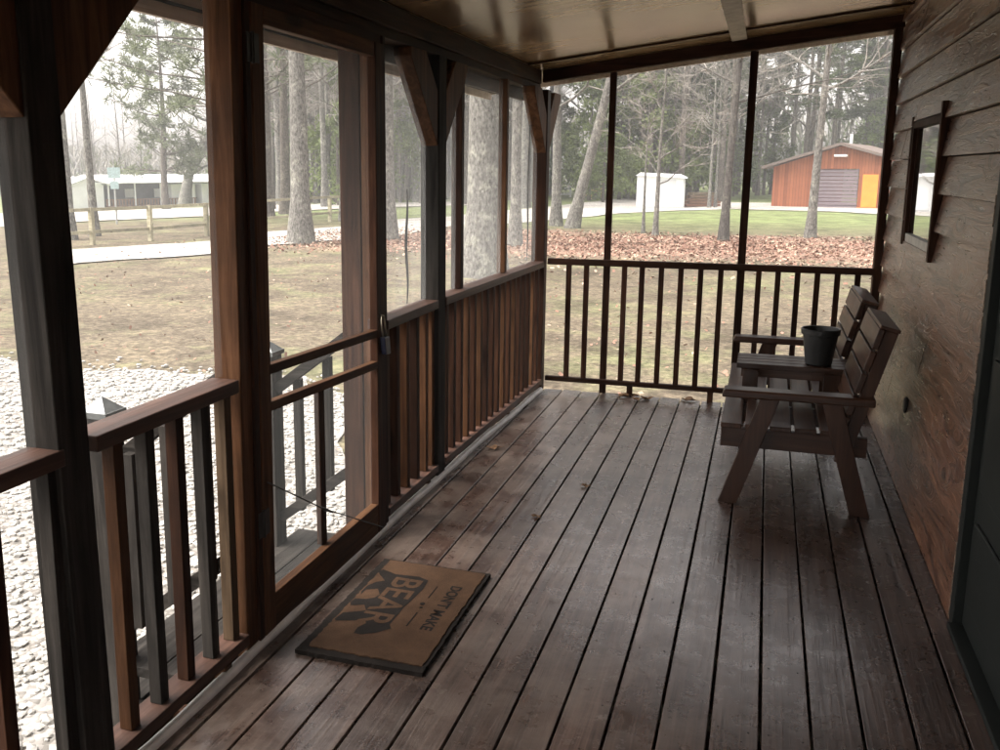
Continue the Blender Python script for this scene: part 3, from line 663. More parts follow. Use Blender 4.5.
# ------------------------------------------------------------------ outside steps with handrails
stp = thing('porch_steps', (-2.9, 3.35, -.6), 'weathered grey steps and landing board outside the screen door', 'steps')
for x0, x1, z in ((-2.97,-2.485,-.2),(-3.27,-2.96,-.4)):
    n_ = 3 if x1-x0 > .4 else 2; wd = (x1-x0)/n_
    m_ = MB()
    for i in range(n_): m_.box(x0+i*wd+.003, x0+(i+1)*wd-.003, 2.70, 4.16, z-.04, z)
    build('tread', m_, M['grey_y'], stp, bevel=.003)
for y in (2.715, 4.11): build('stringer', MB().hexa([(-3.25,y,-.6),(-2.49,y,-.6),(-2.49,y+.035,-.6),(-3.25,y+.035,-.6),(-3.25,y,-.46),(-2.49,y,-.25),(-2.49,y+.035,-.25),(-3.25,y+.035,-.46)]), M['grey_x'], stp)
def handrail(y, label):
    t = thing('step_handrail', (-3.0, y, -.6), label, 'handrail', 'handrails of the porch steps')
    xn = -3.0; zt = .775
    post_ = build('newel_post', MB().box(xn-.05, xn+.05, y-.05, y+.05, -.6, zt-.01), M['grey_z'], t, bevel=.003)
    build('cap', MB().hexa([(xn-.06,y-.06,zt-.009),(xn+.06,y-.06,zt-.009),(xn+.06,y+.06,zt-.009),(xn-.06,y+.06,zt-.009),(xn-.06,y-.06,zt+.012),(xn+.06,y-.06,zt+.012),(xn+.06,y+.06,zt+.012),(xn-.06,y+.06,zt+.012)]).hexa([(xn-.055,y-.055,zt+.012),(xn+.055,y-.055,zt+.012),(xn+.055,y+.055,zt+.012),(xn-.055,y+.055,zt+.012),(xn-.003,y-.003,zt+.06),(xn+.003,y-.003,zt+.06),(xn+.003,y+.003,zt+.06),(xn-.003,y+.003,zt+.06)]), plain('newel_cap_metal', (.12,.13,.13), .45, .5), post_)
    xe = -2.575 if y > 3.5 else -2.445
    sl = .75; z1 = .60 + sl*(xe+2.95)
    build('hand_rail', MB().bar((-2.95,y,.60),(xe,y,z1),.04,.05), M['grey_x'], t, bevel=.003)
    build('lower_rail', MB().bar((-2.95,y,-.06),(xe,y,-.06+sl*(xe+2.95)),.036,.05), M['grey_x'], t, bevel=.003)
    for x in (-2.86, -2.70) + ((-2.55,) if y < 3.5 else ()):
        zz = .60+sl*(x+2.95)
        build('baluster', MB().box(x-.02, x+.02, y+(.021 if y>3.5 else -.058), y+(.058 if y>3.5 else -.021), -.09+sl*(x+2.95), zz-.02), M['grey_z'], t, bevel=.002)
handrail(2.73, 'grey step handrail seen through the short railing beside the nearest post')
handrail(3.95, 'grey step handrail seen through the screen door')

# ------------------------------------------------------------------ double seat bench with a table between
B = thing('double_bench', (-.57, 5.55, 0), 'dark brown two-seat wooden bench with a small table built in between the seats', 'bench')
YN, YE = 4.74, 6.36
def leg(x0, x1, xt0, xt1, y, zt):
    return MB().hexa([(x0,y,0),(x1,y,0),(x1,y+.038,0),(x0,y+.038,0),(xt0,y,zt),(xt1,y,zt),(xt1,y+.038,zt),(xt0,y+.038,zt)])
for y in (YN, YE-.038):
    build('leg', leg(-.905,-.815,-.735,-.645,y,.545), M['chair_z'], B, bevel=.003)
    build('leg', leg(-.295,-.205,-.455,-.365,y,.545), M['chair_z'], B, bevel=.003)
    ya = y+.040 if y == YN else y-.040
    build('seat_rail', MB().box(-.91, -.24, ya, ya+.038, .283, .380), M['chair_x'], B, bevel=.003)
    yc = y+.019
    build('armrest', MB().hexa([(-.915,yc-.045,.548),(-.225,yc-.045,.548),(-.225,yc+.06,.548),(-.915,yc+.06,.548),(-.905,yc-.045,.588),(-.225,yc-.045,.588),(-.225,yc+.06,.588),(-.905,yc+.06,.588)]), M['chair_x'], B, bevel=.008)
for y in (5.30, 5.62): build('seat_rail', MB().box(-.90, -.24, y, y+.038, .283, .380), M['chair_x'], B, bevel=.003)
for i in range(5):
    x = -.913 + i*.1155
    build('seat_slat', MB().box(x, x+.0985, YN+.03, YE-.03, .381, .405), M['chair_y'], B, bevel=.004)
# backs: reclined uprights with four slats each
def back(y0, y1):
    dx, dz = .145, .545; x0, z0 = -.378, .395            # recline direction
    L = math.hypot(dx, dz); ux, uz = dx/L, dz/L; nx, nz = uz, -ux      # along the back, and backwards
    def seg(s0, s1, a, b, ya, yb):
        p = lambda s_, q: (x0+ux*s_+nx*q, z0+uz*s_+nz*q)
        A, Bq, Cq, Dq = p(s0,a), p(s0,b), p(s1,b), p(s1,a)
        return MB().hexa([(A[0],ya,A[1]),(Bq[0],ya,Bq[1]),(Bq[0],yb,Bq[1]),(A[0],yb,A[1]),(Dq[0],ya,Dq[1]),(Cq[0],ya,Cq[1]),(Cq[0],yb,Cq[1]),(Dq[0],yb,Dq[1])])
    for y in (y0+.01, y1-.05): build('back_upright', seg(-.13, .545, .030, .088, y, y+.04), M['chair_z'], B, bevel=.003)
    for k in range(5):
        build('back_slat', seg(.0+.1115*k, .099+.1115*k, 0.0, .028, y0, y1), M['chair_y'], B, bevel=.004)
    build('back_cap', seg(.547, .563, .002, .092, y0+.0, y1-.0), M['chair_y'], B, bevel=.003)
back(4.745, 5.36); back(5.68, 6.38)
# table between
for i in range(4):
    y = 5.345 + i*.081
    build('table_slat', MB().box(-.865, -.26, y, y+.073, .572, .600), M['chair_x'], B, bevel=.003)
build('table_apron', MB().box(-.84, -.30, 5.36, 5.385, .525, .571).box(-.84,-.30,5.63,5.655,.525,.571), M['chair_x'], B)
for y in (5.335, 5.66):
    build('table_leg', MB().box(-.83,-.75,y-.025,y,.381,.571), M['chair_z'], B, bevel=.002)
    build('table_leg', MB().box(-.42,-.34,y-.025,y,.381,.571), M['chair_z'], B, bevel=.002)
# plant pot
pt = thing('plant_pot', (-.445, 5.45, .601), 'empty black plastic plant pot standing on the bench table', 'plant pot')
build('pot', MB().lathe((-.445,5.45,.601), [(.001,0),(.062,0),(.068,.006),(.090,.165),(.099,.168),(.101,.195),(.098,.199),(.093,.197),(.089,.17),(.066,.05),(.001,.05)], 40), M['pot'], pt, smooth=False)
build('soil', MB().lathe((-.445,5.45,.601), [(.082,.12),(.04,.128),(.001,.124)], 24), M['soil'], pt)

# ------------------------------------------------------------------ doormat with a bear
mt = thing('doormat', (-1.97, 3.07, 0), 'tan coir doormat with a dark bear and lettering by the screen door', 'doormat')
def coir(name, c1, c2):
    m, n, l, p = new_mat(name); tc = n.new('ShaderNodeTexCoord')
    f = noise_n(n, l, tc.outputs['Object'], 320, 3, .8); f2 = noise_n(n, l, tc.outputs['Object'], 9, 5, .65)
    r = ramp(n, [(.35, c1), (.65, c2)]); l.new(math_n(n, l, 'MULTIPLY_ADD', f2, .35, math_n(n, l, 'MULTIPLY', f, .65)), r.inputs[0]); l.new(r.outputs[0], p.inputs['Base Color'])
    p.inputs['Roughness'].default_value = .95; p.inputs['Specular IOR Level'].default_value = .15
    b = n.new('ShaderNodeBump'); b.inputs['Strength'].default_value = .5; b.inputs['Distance'].default_value = .003; l.new(f, b.inputs['Height']); l.new(b.outputs[0], p.inputs['Normal'])
    return m
tan = coir('tan_coir', (.034,.019,.011), (.108,.062,.036)); blk = coir('dark_print', (.007,.006,.005), (.026,.021,.018))
def rough_rect(x0,x1,y0,y1,j,seed):
    rs = random.Random(seed); P_ = []
    for (ax,ay),(bx,by) in (((x0,y0),(x1,y0)),((x1,y0),(x1,y1)),((x1,y1),(x0,y1)),((x0,y1),(x0,y0))):
        k = int(math.hypot(bx-ax,by-ay)/.014)
        for i in range(k): P_.append((ax+(bx-ax)*i/k+rs.uniform(-j,j), ay+(by-ay)*i/k+rs.uniform(-j,j)))
    return P_
build('border', MB().prism(rough_rect(-2.205,-1.738,2.665,3.485,.0025,1), .001, .017), blk, mt)
build('coir_pile', MB().prism(rough_rect(-2.172,-1.752,2.700,3.470,.003,2), .0172, .0215), tan, mt)
bear = [(-2.058,2.831),(-2.029,2.83),(-1.985,2.858),(-1.961,2.887),(-1.944,2.907),(-1.96,2.931),(-1.96,2.976),(-1.961,3.074),(-1.953,3.144),(-1.945,3.25),(-1.952,3.33),(-2.0,3.352),(-2.10,3.342),(-2.115,3.35),(-2.165,3.37),(-2.17,3.335),(-2.155,3.313),(-2.142,3.30),(-2.118,3.271),(-2.145,3.25),(-2.165,3.205),(-2.168,3.15),(-2.157,3.123),(-2.156,3.171),(-2.115,3.193),(-2.089,3.148),(-2.097,3.116),(-2.123,3.095),(-2.165,3.085),(-2.168,3.047),(-2.157,3.026),(-2.11,3.047),(-2.086,3.007),(-2.16,2.962),(-2.168,2.907),(-2.159,2.895),(-2.095,2.918),(-2.06,2.94),(-2.046,2.914),(-2.062,2.874)]
def flat(poly, z0, z1):
    bm = bmesh.new(); vs = [bm.verts.new((x,y,z1)) for x,y in poly]; f = bm.faces.new(vs); bm.normal_update()
    if f.normal.z < 0: f.normal_flip()
    bmesh.ops.triangulate(bm, faces=[f]); m_ = MB(); bm.verts.index_update()
    m_.v = [tuple(v.co) for v in bm.verts]; m_.f = [tuple(v.index for v in g.verts) for g in bm.faces]; bm.free(); return m_
build('bear_print', flat(bear, 0, .0225), blk, mt)
def lettering(nm, txt, size, xspan, yspan, zc, mat):
    """text whose reading direction is -y and whose up is +x, fitted to the given spans"""
    cu = bpy.data.curves.new('t', 'FONT'); cu.body = txt; cu.size = 1; cu.offset = .03 if len(txt) > 5 else .012
    o = bpy.data.objects.new('t', cu); COL.objects.link(o); bpy.context.view_layer.update()
    me = bpy.data.meshes.new_from_object(o.evaluated_get(bpy.context.evaluated_depsgraph_get()))
    X = [v.co.x for v in me.vertices]; Y = [v.co.y for v in me.vertices]
    m_ = MB(); 
    for v in me.vertices:
        a = (v.co.x-min(X))/(max(X)-min(X)); b = (v.co.y-min(Y))/(max(Y)-min(Y))
        m_.v.append((xspan[0]+(xspan[1]-xspan[0])*b, yspan[0]+(yspan[1]-yspan[0])*a, zc))
    m_.f = [tuple(p.vertices) for p in me.polygons]
    bpy.data.objects.remove(o); bpy.data.curves.remove(cu); bpy.data.meshes.remove(me)
    return build(nm, m_, mat, mt)
lettering('lettering', 'BEAR', 1, (-2.085,-1.968), (3.318,2.905), .0232, tan)
lettering('lettering', "DON'T MAKE", 1, (-1.848,-1.800), (3.315,2.935), .0226, blk)
build('print_dash', MB().box(-1.903,-1.898,3.185,3.29,.0216,.0226), blk, mt); build('print_dash', MB().box(-1.902,-1.897,2.945,3.055,.0216,.0226), blk, mt)
build('print_mark', MB().prism([(-1.905+.010*math.cos(t*.7)*(1.0), 3.13+.012*math.sin(t*.7)) for t in range(9)], .0216,.0225).prism([(-1.900+.007*math.cos(t*.785), 3.10+.007*math.sin(t*.785)) for t in range(8)], .0216,.0225), blk, mt)

# ------------------------------------------------------------------ dry leaves on the deck
def leaf_mesh(c, size, seed):
    rs = random.Random(seed); m_ = MB(); a0 = rs.uniform(0, 6.28); n_ = 18; pts = []
    for i in range(n_):
        t = 2*math.pi*i/n_; r = size*(.55 + .45*abs(math.cos(2.5*t)))*(1.2 if abs(t-math.pi) > 2 else .8)
        pts.append((c[0]+r*math.cos(t+a0), c[1]+r*math.sin(t+a0)*.8, c[2]+.004+size*.35*abs(math.sin(t*1.5+seed))))
    m_.v = [(c[0], c[1], c[2]+.006)] + pts
    m_.f = [(0, 1+i, 1+(i+1) % n_) for i in range(n_)]
    m_.tube([(c[0],c[1],c[2]+.006),(c[0]+size*1.5*math.cos(a0+3),c[1]+size*1.5*math.sin(a0+3),c[2]+.012)], .0018, 5)
    return m_
for i, (x, y, s_, la) in enumerate([(-1.68,6.80,.06,'largest curled leaf under the far railing, left of the leaf clump'),(-1.60,6.84,.05,'dry leaf in the middle of the clump under the far railing'),
        (-1.50,6.78,.055,'dry leaf at the right of the clump under the far railing'),(-1.56,6.74,.04,'small pale leaf lying in front of the clump under the far railing'),
        (-2.21,5.235,.045,'curled dark leaf on the deck near the long left railing'),(-1.574,4.734,.03,'small brown leaf in the middle of the deck'),
        (-1.711,4.21,.028,'small brown leaf on the deck nearest the doormat'),(-1.21,6.84,.06,'dark curled leaf against the far railing beside the bench')]):
    tag(build('dry_leaf', leaf_mesh((x,y,.001), s_, i+1), M['leaf'], loc=(x,y,0)), la, 'leaf', 'dry leaves blown onto the deck')

# ------------------------------------------------------------------ trees
def bark(name, lo, hi, sc=9):
    m, n, l, p = new_mat(name); g = n.new('ShaderNodeTexCoord'); mp = n.new('ShaderNodeMapping'); mp.inputs['Scale'].default_value = (1,1,.45); l.new(g.outputs['Object'], mp.inputs['Vector'])
    f = noise_n(n, l, mp.outputs[0], sc, 6, .7, .4); r = ramp(n, [(.34, lo), (.66, hi)]); l.new(f, r.inputs[0])
    f2 = noise_n(n, l, g.outputs['Object'], 2.6, 5, .7); r2 = ramp(n, [(.52, (1,1,1)), (.62, (1.55,1.6,1.5))]); l.new(f2, r2.inputs[0])
    l.new(mixc(n, l, 1.0, r.outputs[0], r2.outputs[0], 'MULTIPLY'), p.inputs['Base Color']); p.inputs['Roughness'].default_value = .95; p.inputs['Specular IOR Level'].default_value = .15
    b = n.new('ShaderNodeBump'); b.inputs['Strength'].default_value = 1; b.inputs['Distance'].default_value = .05; l.new(f, b.inputs['Height']); l.new(b.outputs[0], p.inputs['Normal'])
    return m
M['bark'] = bark('grey_bark', (.06,.056,.050), (.27,.262,.24), 20); M['bark_brown'] = bark('brown_bark', (.055,.047,.040), (.18,.16,.14), 18)
M['bark_dark'] = bark('dark_bark', (.045,.042,.038), (.13,.12,.11), 18)
M['twig'] = plain('twig_bark', (.27,.25,.225), .95, 0, .1, 2, .3, 0)
def foliage(name, col, var=.5):
    m, n, l, p = new_mat(name); g = n.new('ShaderNodeTexCoord'); f = noise_n(n, l, g.outputs['Object'], .9, 3)
    r = ramp(n, [(.3, tuple(c*(1-var) for c in col)), (.7, tuple(c*(1+var) for c in col))]); l.new(f, r.inputs[0]); l.new(r.outputs[0], p.inputs['Base Color'])
    p.inputs['Roughness'].default_value = .7; p.inputs['Specular IOR Level'].default_value = .2
    tr = n.new('ShaderNodeBsdfTranslucent'); l.new(r.outputs[0], tr.inputs[0]); mx = n.new('ShaderNodeMixShader'); mx.inputs[0].default_value = .35
    l.new(p.outputs[0], mx.inputs[1]); l.new(tr.outputs[0], mx.inputs[2]); l.new(mx.outputs[0], n['Material Output'].inputs[0])
    return m
M['needle'] = foliage('pine_needles', (.115,.150,.065)); M['cedar'] = foliage('cedar_leaves', (.125,.160,.055)); M['needle_dull'] = foliage('dull_needles', (.13,.15,.09))

def limb(mb, p, d, L, r, rs, segs=5, wob=.18, up=.06, n=5, taper=.25):
    pts = [Vector(p)]; d = Vector(d).normalized(); rad = [r]
    for i in range(segs):
        d = (d + Vector((rs.gauss(0,wob), rs.gauss(0,wob), rs.gauss(0,wob*.6)+up))).normalized()
        pts.append(pts[-1] + d*(L/segs)); rad.append(r*(1-(1-taper)*(i+1)/segs))
    mb.tube(pts, rad, n, cap=False)
    return pts, rad
def sideways(d, rs, ang):
    d = Vector(d).normalized(); a = d.orthogonal().normalized(); a.rotate(Matrix.Rotation(rs.uniform(0, 2*math.pi), 3, d))
    return (d*math.cos(ang) + a*math.sin(ang)).normalized()
def bare_tree(H, r0, seed, lean=(0,0), first=.3, limbs=16, sub=5, twig=5, spread=.32, trunk_pts=None, forks=1, lo=False):
    rs = random.Random(seed); tb = MB(); cb = MB()
    pts = []; rad = []; N = 14
    for i in range(N+1):
        t = i/N; z = H*t
        pts.append(Vector((lean[0]*z + .25*math.sin(t*5+seed)*r0*2*t, lean[1]*z + rs.gauss(0,.02)*H*.1*t, z)))
        rad.append(r0*(1.0-.86*t**.9)*(1+ .55*math.exp(-z/.28)))
    pts[0].z = -.25
    tb.tube(pts, rad, 10 if not lo else 7, cap=False)
    for k in range(limbs):
        t = first + (1-first)*((k+rs.random())/limbs); t = min(t, .98); i = int(t*N); q = pts[i].lerp(pts[min(N,i+1)], t*N-i); rr = rad[i]
        L = H*spread*(1.15-t*.75)*rs.uniform(.7,1.2); az = k*2.4+rs.uniform(-.5,.5); el = rs.uniform(.25,.9)
        d = Vector((math.cos(az)*math.cos(el), math.sin(az)*math.cos(el), math.sin(el)))
        lp, lr = limb(tb, q, d, L, rr*rs.uniform(.3,.5), rs, 6, .2, .05, 5)
        for s_ in range(sub):
            j = rs.randint(2, len(lp)-1); sd_ = (lp[j]-lp[j-1]).normalized()
            sp_, sr = limb(cb, lp[j], sideways(sd_, rs, rs.uniform(.4,.95)), L*rs.uniform(.3,.55), max(lr[j]*.6, .012), rs, 4, .25, .06, 4)
            for w_ in range(twig):
                jj = rs.randint(1, len(sp_)-1); dd = (sp_[jj]-sp_[jj-1]).normalized()
                tp, _ = limb(cb, sp_[jj], sideways(dd, rs, rs.uniform(.4,1.1)), L*rs.uniform(.14,.3), max(sr[jj]*.5, .007), rs, 3, .3, .05, 3)
                if not lo:
                    limb(cb, tp[1], sideways(tp[1]-tp[0], rs, .7), L*rs.uniform(.08,.18), .005, rs, 2, .3, .05, 3)
    return tb, cb
def pine_tree(H, r0, seed, base=.45, rad=.16, whorls=14, per=5, clump=26, nl=.30, nw=.016):
    rs = random.Random(seed); tb = MB(); cb = MB()
    pts = [Vector((.15*math.sin(i*.7+seed), .12*math.cos(i*.9+seed), H*i/12)) for i in range(13)]; pts[0].z = -.25
    rd = [r0*(1-.85*i/12)*(1.3 if i == 0 else 1) for i in range(13)]; tb.tube(pts, rd, 8, cap=False)
    for w_ in range(whorls):
        t = base + (1-base)*(w_+.3*rs.random())/whorls; i = min(11, int(t*12)); q = pts[i].lerp(pts[i+1], t*12-i)
        prof = math.sin(min(1, (1-t)/(1-base)*1.05+.12)*math.pi*.62)
        for b_ in range(per):
            if rs.random() < .18: continue
            az = rs.uniform(0, 6.28); L = H*rad*prof*rs.uniform(.6,1.25)
            d = Vector((math.cos(az), math.sin(az), rs.uniform(-.05,.35)))
            bp, _ = limb(tb, q, d, L, max(.02, r0*.16), rs, 5, .12, .04, 4)
            for c in range(3, 6):
                for e in range(rs.randint(1, 3)):
                    cc = bp[min(5,c)] + Vector((rs.gauss(0,.28), rs.gauss(0,.28), rs.gauss(0,.14)))*min(1.2, L*.4)
                    R_ = rs.uniform(.22,.5)*min(1.3, .5+L*.25)
                    for m_ in range(clump):
                        dd = Vector((rs.gauss(0,1), rs.gauss(0,1), rs.gauss(.25,.7))).normalized()
                        o = cc + dd*R_*rs.uniform(.1,1); sd_ = dd.orthogonal().normalized()
                        cb.quad(o, dd*nl*.5*rs.uniform(.6,1.2), sd_*nw*rs.uniform(.8,2.2))
    return tb, cb
def cedar_tree(H, W, seed, N=5200):
    rs = random.Random(seed); tb = MB(); cb = MB()
    tb.tube([Vector((0,0,-.2)), Vector((0,0,H*.5)), Vector((0,0,H*.95))], [.14,.09,.02], 7, cap=False)
    lobes = []
    for i in range(46):
        t = rs.random()**.8; rr = W*.5*(1-t)**.7*rs.uniform(.35,1.0)+.1; a = rs.uniform(0,6.28)
        lobes.append((Vector((rr*math.cos(a), rr*math.sin(a), H*(.06+.92*t))), rs.uniform(.35,.8)*(1.15-t*.7)*W*.22))
    for i in range(N):
        c, r_ = rs.choice(lobes); dd = Vector((rs.gauss(0,1), rs.gauss(0,1), rs.gauss(0,1))).normalized()
        o = c + dd*r_*rs.uniform(.3,1.15); a = Vector((rs.gauss(0,1), rs.gauss(0,1), rs.gauss(0,1))).normalized(); b = a.orthogonal().normalized()
        s_ = rs.uniform(.05,.12); cb.quad(o, a*s_, b*s_*.55)
    return tb, cb
def mk(name, tb, cb, tm, cm, label, cat, group=None, loc=(0,0,0)):
    t = thing(name, (0,0,0), label, cat, group)
    build('trunk', tb, tm, t, smooth=True)
    build('crown', cb, cm, t)
    t.location = loc
    return t
def place_tree(kind, u, v, label, **k):
    q = on_ground(u, v); tb, cb = kind(**k); return q, tb, cb

# individually recognisable yard trees
def yard(u, v, label, H, r, seed, mat='bark', **k):
    q = on_ground(u, v); tb, cb = bare_tree(H, r, seed, **k)
    return mk('bare_tree', tb, cb, M[mat], M['twig'], label, 'tree', None, q)
# left view
yard(95, 236, 'slim bare tree standing just left of the road sign, forked high up', 13, .16, 21, lean=(-.02,0), first=.38, limbs=12)
yard(70, 240, 'bare tree mostly hidden behind the nearest post, left of the slim forked tree', 15, .2, 22, first=.3)
# bent tree in front of the long white house
q = on_ground(184, 207); tb, cb = bare_tree(11, .42, 31, lean=(.0,.0), first=.25, limbs=12, sub=5)
rgt = Vector((math.cos(YAW+.35), math.sin(YAW+.35), 0))
tb2 = MB(); tb2.tube([Vector((0,0,-.3)), rgt*.3+Vector((0,0,1.6)), rgt*.6+Vector((0,0,3.0)), rgt*2.0+Vector((0,0,5.2)), rgt*3.0+Vector((0,0,8)), rgt*3.4+Vector((0,0,12))], [.75,.5,.45,.38,.28,.1], 10, cap=False)
rs = random.Random(9)
for k in range(16):
    p0 = rgt*rs.uniform(.5,3.2)+Vector((0,0,rs.uniform(2.8,9))); az = rs.uniform(0,6.28)
    lp, lr = limb(tb2, rgt*(.5+2.6*(p0.z-2.8)/6.2)+Vector((0,0,p0.z)), (math.cos(az),math.sin(az),.4), rs.uniform(2.5,5), .14, rs, 6, .2, .04, 5)
    for s_ in range(7):
        j = rs.randint(1,6); sp_, sr = limb(cb, lp[j], sideways(lp[j]-lp[j-1], rs, .7), rs.uniform(1,2.2), .04, rs, 4, .25, .03, 4)
        for w_ in range(5): limb(cb, sp_[rs.randint(1,4)], sideways(Vector((0,0,1)), rs, 1.2), rs.uniform(.5,1.1), .018, rs, 3, .3, .03, 3)
cb.v = []; cb.f = []
for k in range(90):
    h = rs.uniform(2.6, 12); p0 = rgt*(.5+2.8*min(1,(h-2.6)/5.4))+Vector((0,0,h)); az = rs.uniform(0,6.28)
    sp_, sr = limb(cb, p0, (math.cos(az),math.sin(az),.35), rs.uniform(1.5,4.5), .05, rs, 5, .22, .02, 4)
    for w_ in range(7): limb(cb, sp_[rs.randint(1,5)], sideways(Vector((0,0,1)), rs, 1.2), rs.uniform(.6,1.4), .02, rs, 3, .3, .03, 3)
mk('bent_tree', tb2, cb, M['bark'], M['twig'], 'thick pale tree leaning to the right in front of the long white house', 'tree', None, q)
# trees through the door and films
yard(301, 243, 'stout grey tree with a flared base seen through the middle of the screen door', 19, .32, 41, first=.28, limbs=15, lean=(.01,0))
yard(345, 221, 'slimmer bare tree at the right edge of the screen door view', 17, .22, 42, first=.3)
yard(268, 218, 'dim bare tree behind the fence at the left edge of the screen door view', 18, .26, 43, mat='bark_brown')
yard(286, 214, 'second dim bare tree behind the fence in the screen door view', 19, .28, 44, mat='bark_brown')
yard(386, 240, 'grey tree with a wide flared foot seen through the film next to the screen door', 20, .30, 45, first=.3)
yard(483, 276, 'largest grey trunk filling the film between the two left studs', 20, .40, 46, first=.33, limbs=14)
yard(515, 246, 'slim grey tree seen through the film by the far corner post', 17, .17, 47, first=.3)
yard(437, 229, 'bare tree seen beside the middle post', 17, .2, 48)
# far view
yard(556, 226, 'upright stem of the twin grey trees nearest the far corner post', 15, .21, 51, lean=(-.02,0), first=.25, limbs=13)
yard(571, 228, 'leaning stem of the twin grey trees nearest the far corner post', 16, .23, 52, lean=(.235,.03), first=.3, limbs=14)
yard(655, 236, 'small many-branched bare tree in front of the white shed', 6.2, .095, 53, first=.26, limbs=13, sub=6, spread=.42, lean=(.02,0))
yard(643, 233, 'very thin grey sapling left of the small tree by the shed', 4.6, .06, 54, first=.45, limbs=8, spread=.3)
yard(723, 241, 'bare tree left of the middle far stud with a dark straight trunk', 14, .145, 55, mat='bark_dark', lean=(.03,0), first=.28)
yard(810, 238, 'bare tree standing in front of the barn', 13, .16, 56, lean=(.015,0), first=.34, limbs=14, spread=.36)
yard(709, 208, 'left of two pale saplings beyond the lawn', 12, .1, 57)
yard(715, 208, 'right of two pale saplings beyond the lawn', 12, .09, 58)

# pine with long limbs hanging into the left view
q = at_range(232, 44); tb, cb = pine_tree(19, .3, 71, base=.26, rad=.34, whorls=15, per=6, clump=34, nl=.34, nw=.013)
mk('pine_tree', tb, cb, M['bark_brown'], M['needle_dull'], 'wide pine whose limbs reach over the long white house', 'tree', None, q)
q = at_range(165, 78); tb, cb = pine_tree(15, .3, 72, base=.2, rad=.26, whorls=12, per=6, clump=34, nl=.34, nw=.018)
mk('pine_tree', tb, cb, M['bark_brown'], M['needle_dull'], 'rounder pine standing near the bent tree before the long white house', 'tree', None, q)

# the wood behind: prototypes and copies
protos = []
for i in range(5):
    tb, cb = bare_tree(21+i, .17+.03*i, 100+i, first=.22, limbs=24, sub=6, twig=6, spread=.25, lo=True, lean=(random.uniform(-.02,.02), 0))
    protos.append(mk('bare_tree', tb, cb, M['bark'] if i % 2 else M['bark_brown'], M['twig'], 'tall bare grey tree in the wood beyond the drive', 'tree', 'bare trees of the wood'))
pines = []
for i in range(3):
    tb, cb = pine_tree(23+2*i, .24, 200+i, base=.35+.08*i, rad=.17, whorls=15, per=5, clump=30, nl=.42, nw=.026)
    pines.append(mk('pine_tree', tb, cb, M['bark_brown'], M['needle'], 'tall green pine in the wood beyond the drive', 'tree', 'pines of the wood'))
cedars = []
for i in range(2):
    tb, cb = cedar_tree(9+2*i, 5.2, 300+i)
    cedars.append(mk('cedar_tree', tb, cb, M['bark_brown'], M['cedar'], 'bushy green cedar at the edge of the wood', 'tree', 'cedars of the wood'))
def put(lst, used, q, s_, rot, rs):
    k = rs.randrange(len(lst)); o = lst[k]
    if k in used: o = copy_tree(lst[k])
    used.add(k); o.location = q; o.scale = (s_, s_, s_*rs.uniform(.9,1.1)); o.rotation_euler = (0,0,rot)
rs = random.Random(77); ub, up_, uc = set(), set(), set()
def clear(u, d):
    if 735 < u < 930 and d < 84: return False      # the barn
    if 612 < u < 725 and d < 68: return False
    if 540 < u <= 612 and d < 84: return False
    return True
n_ = 0
while n_ < 90:
    u = rs.uniform(255, 930); d = rs.uniform(66, 104) if n_ % 3 else rs.uniform(56, 74)
    if not clear(u, d): continue
    put(protos, ub, at_range(u, d), rs.uniform(.75,1.1), rs.uniform(0,6.28), rs); n_ += 1
n_ = 0
while n_ < 15:
    u = rs.uniform(20, 250); d = rs.uniform(112, 145); put(protos, ub, at_range(u, d), rs.uniform(.45,.7), rs.uniform(0,6.28), rs); n_ += 1
n_ = 0
while n_ < 78:
    u = rs.uniform(262, 930); d = rs.uniform(72, 108)
    if not clear(u, d): continue
    put(pines, up_, at_range(u, d), rs.uniform(.7,1.1), rs.uniform(0,6.28), rs); n_ += 1
for u, d, s_ in ((338,62,1.0),(352,70,1.2),(400,66,1.0),(590,70,1.0),(604,66,.8),(620,72,1.15),(650,70,1.25),(672,74,1.3),(690,78,1.2),(712,80,.9),(735,84,1.0),(560,80,1.0),(870,86,1.1),(890,86,1.2),(505,74,1.0),(285,90,.9),(450,80,1.0),(765,90,1.1),(150,118,.6),(215,112,.7)):
    put(cedars, uc, at_range(u, d), s_, rs.uniform(0,6.28), rs)
# mass of far woods
rs = random.Random(5); mb = MB(); mg = MB()
for i in range(12000):
    u = rs.uniform(-30, 960); d = rs.uniform(108, 150) if u > 250 else rs.uniform(135, 165); q = at_range(u, d)
    hmax = 9.5 if u > 262 else 6.5
    z = q.z + hmax*rs.random()**1.25; L = rs.uniform(.7, 2.6); dd = Vector((rs.gauss(0,.5), rs.gauss(0,.5), 1)).normalized()
    sd_ = Vector((math.cos(YAW), math.sin(YAW), 0)); sd_ = (sd_ - dd*sd_.dot(dd)).normalized(); sd_ = sd_ + Vector((0, rs.gauss(0,.4), 0))
    (mg if rs.random() < (.28 if u > 262 else .08) else mb).quad(Vector((q.x,q.y,z)), dd*L*.5, sd_*rs.uniform(.03,.12))
tag(build('distant_woods', mb, plain('far_brush', (.24,.23,.21), .95, 0, .1, .2, .3, 0)), 'grey mass of far bare woods behind the yard', kind='stuff')
tag(build('distant_evergreens', mg, foliage('far_green', (.11,.14,.07))), 'dull green mass of far evergreens behind the yard', kind='stuff')

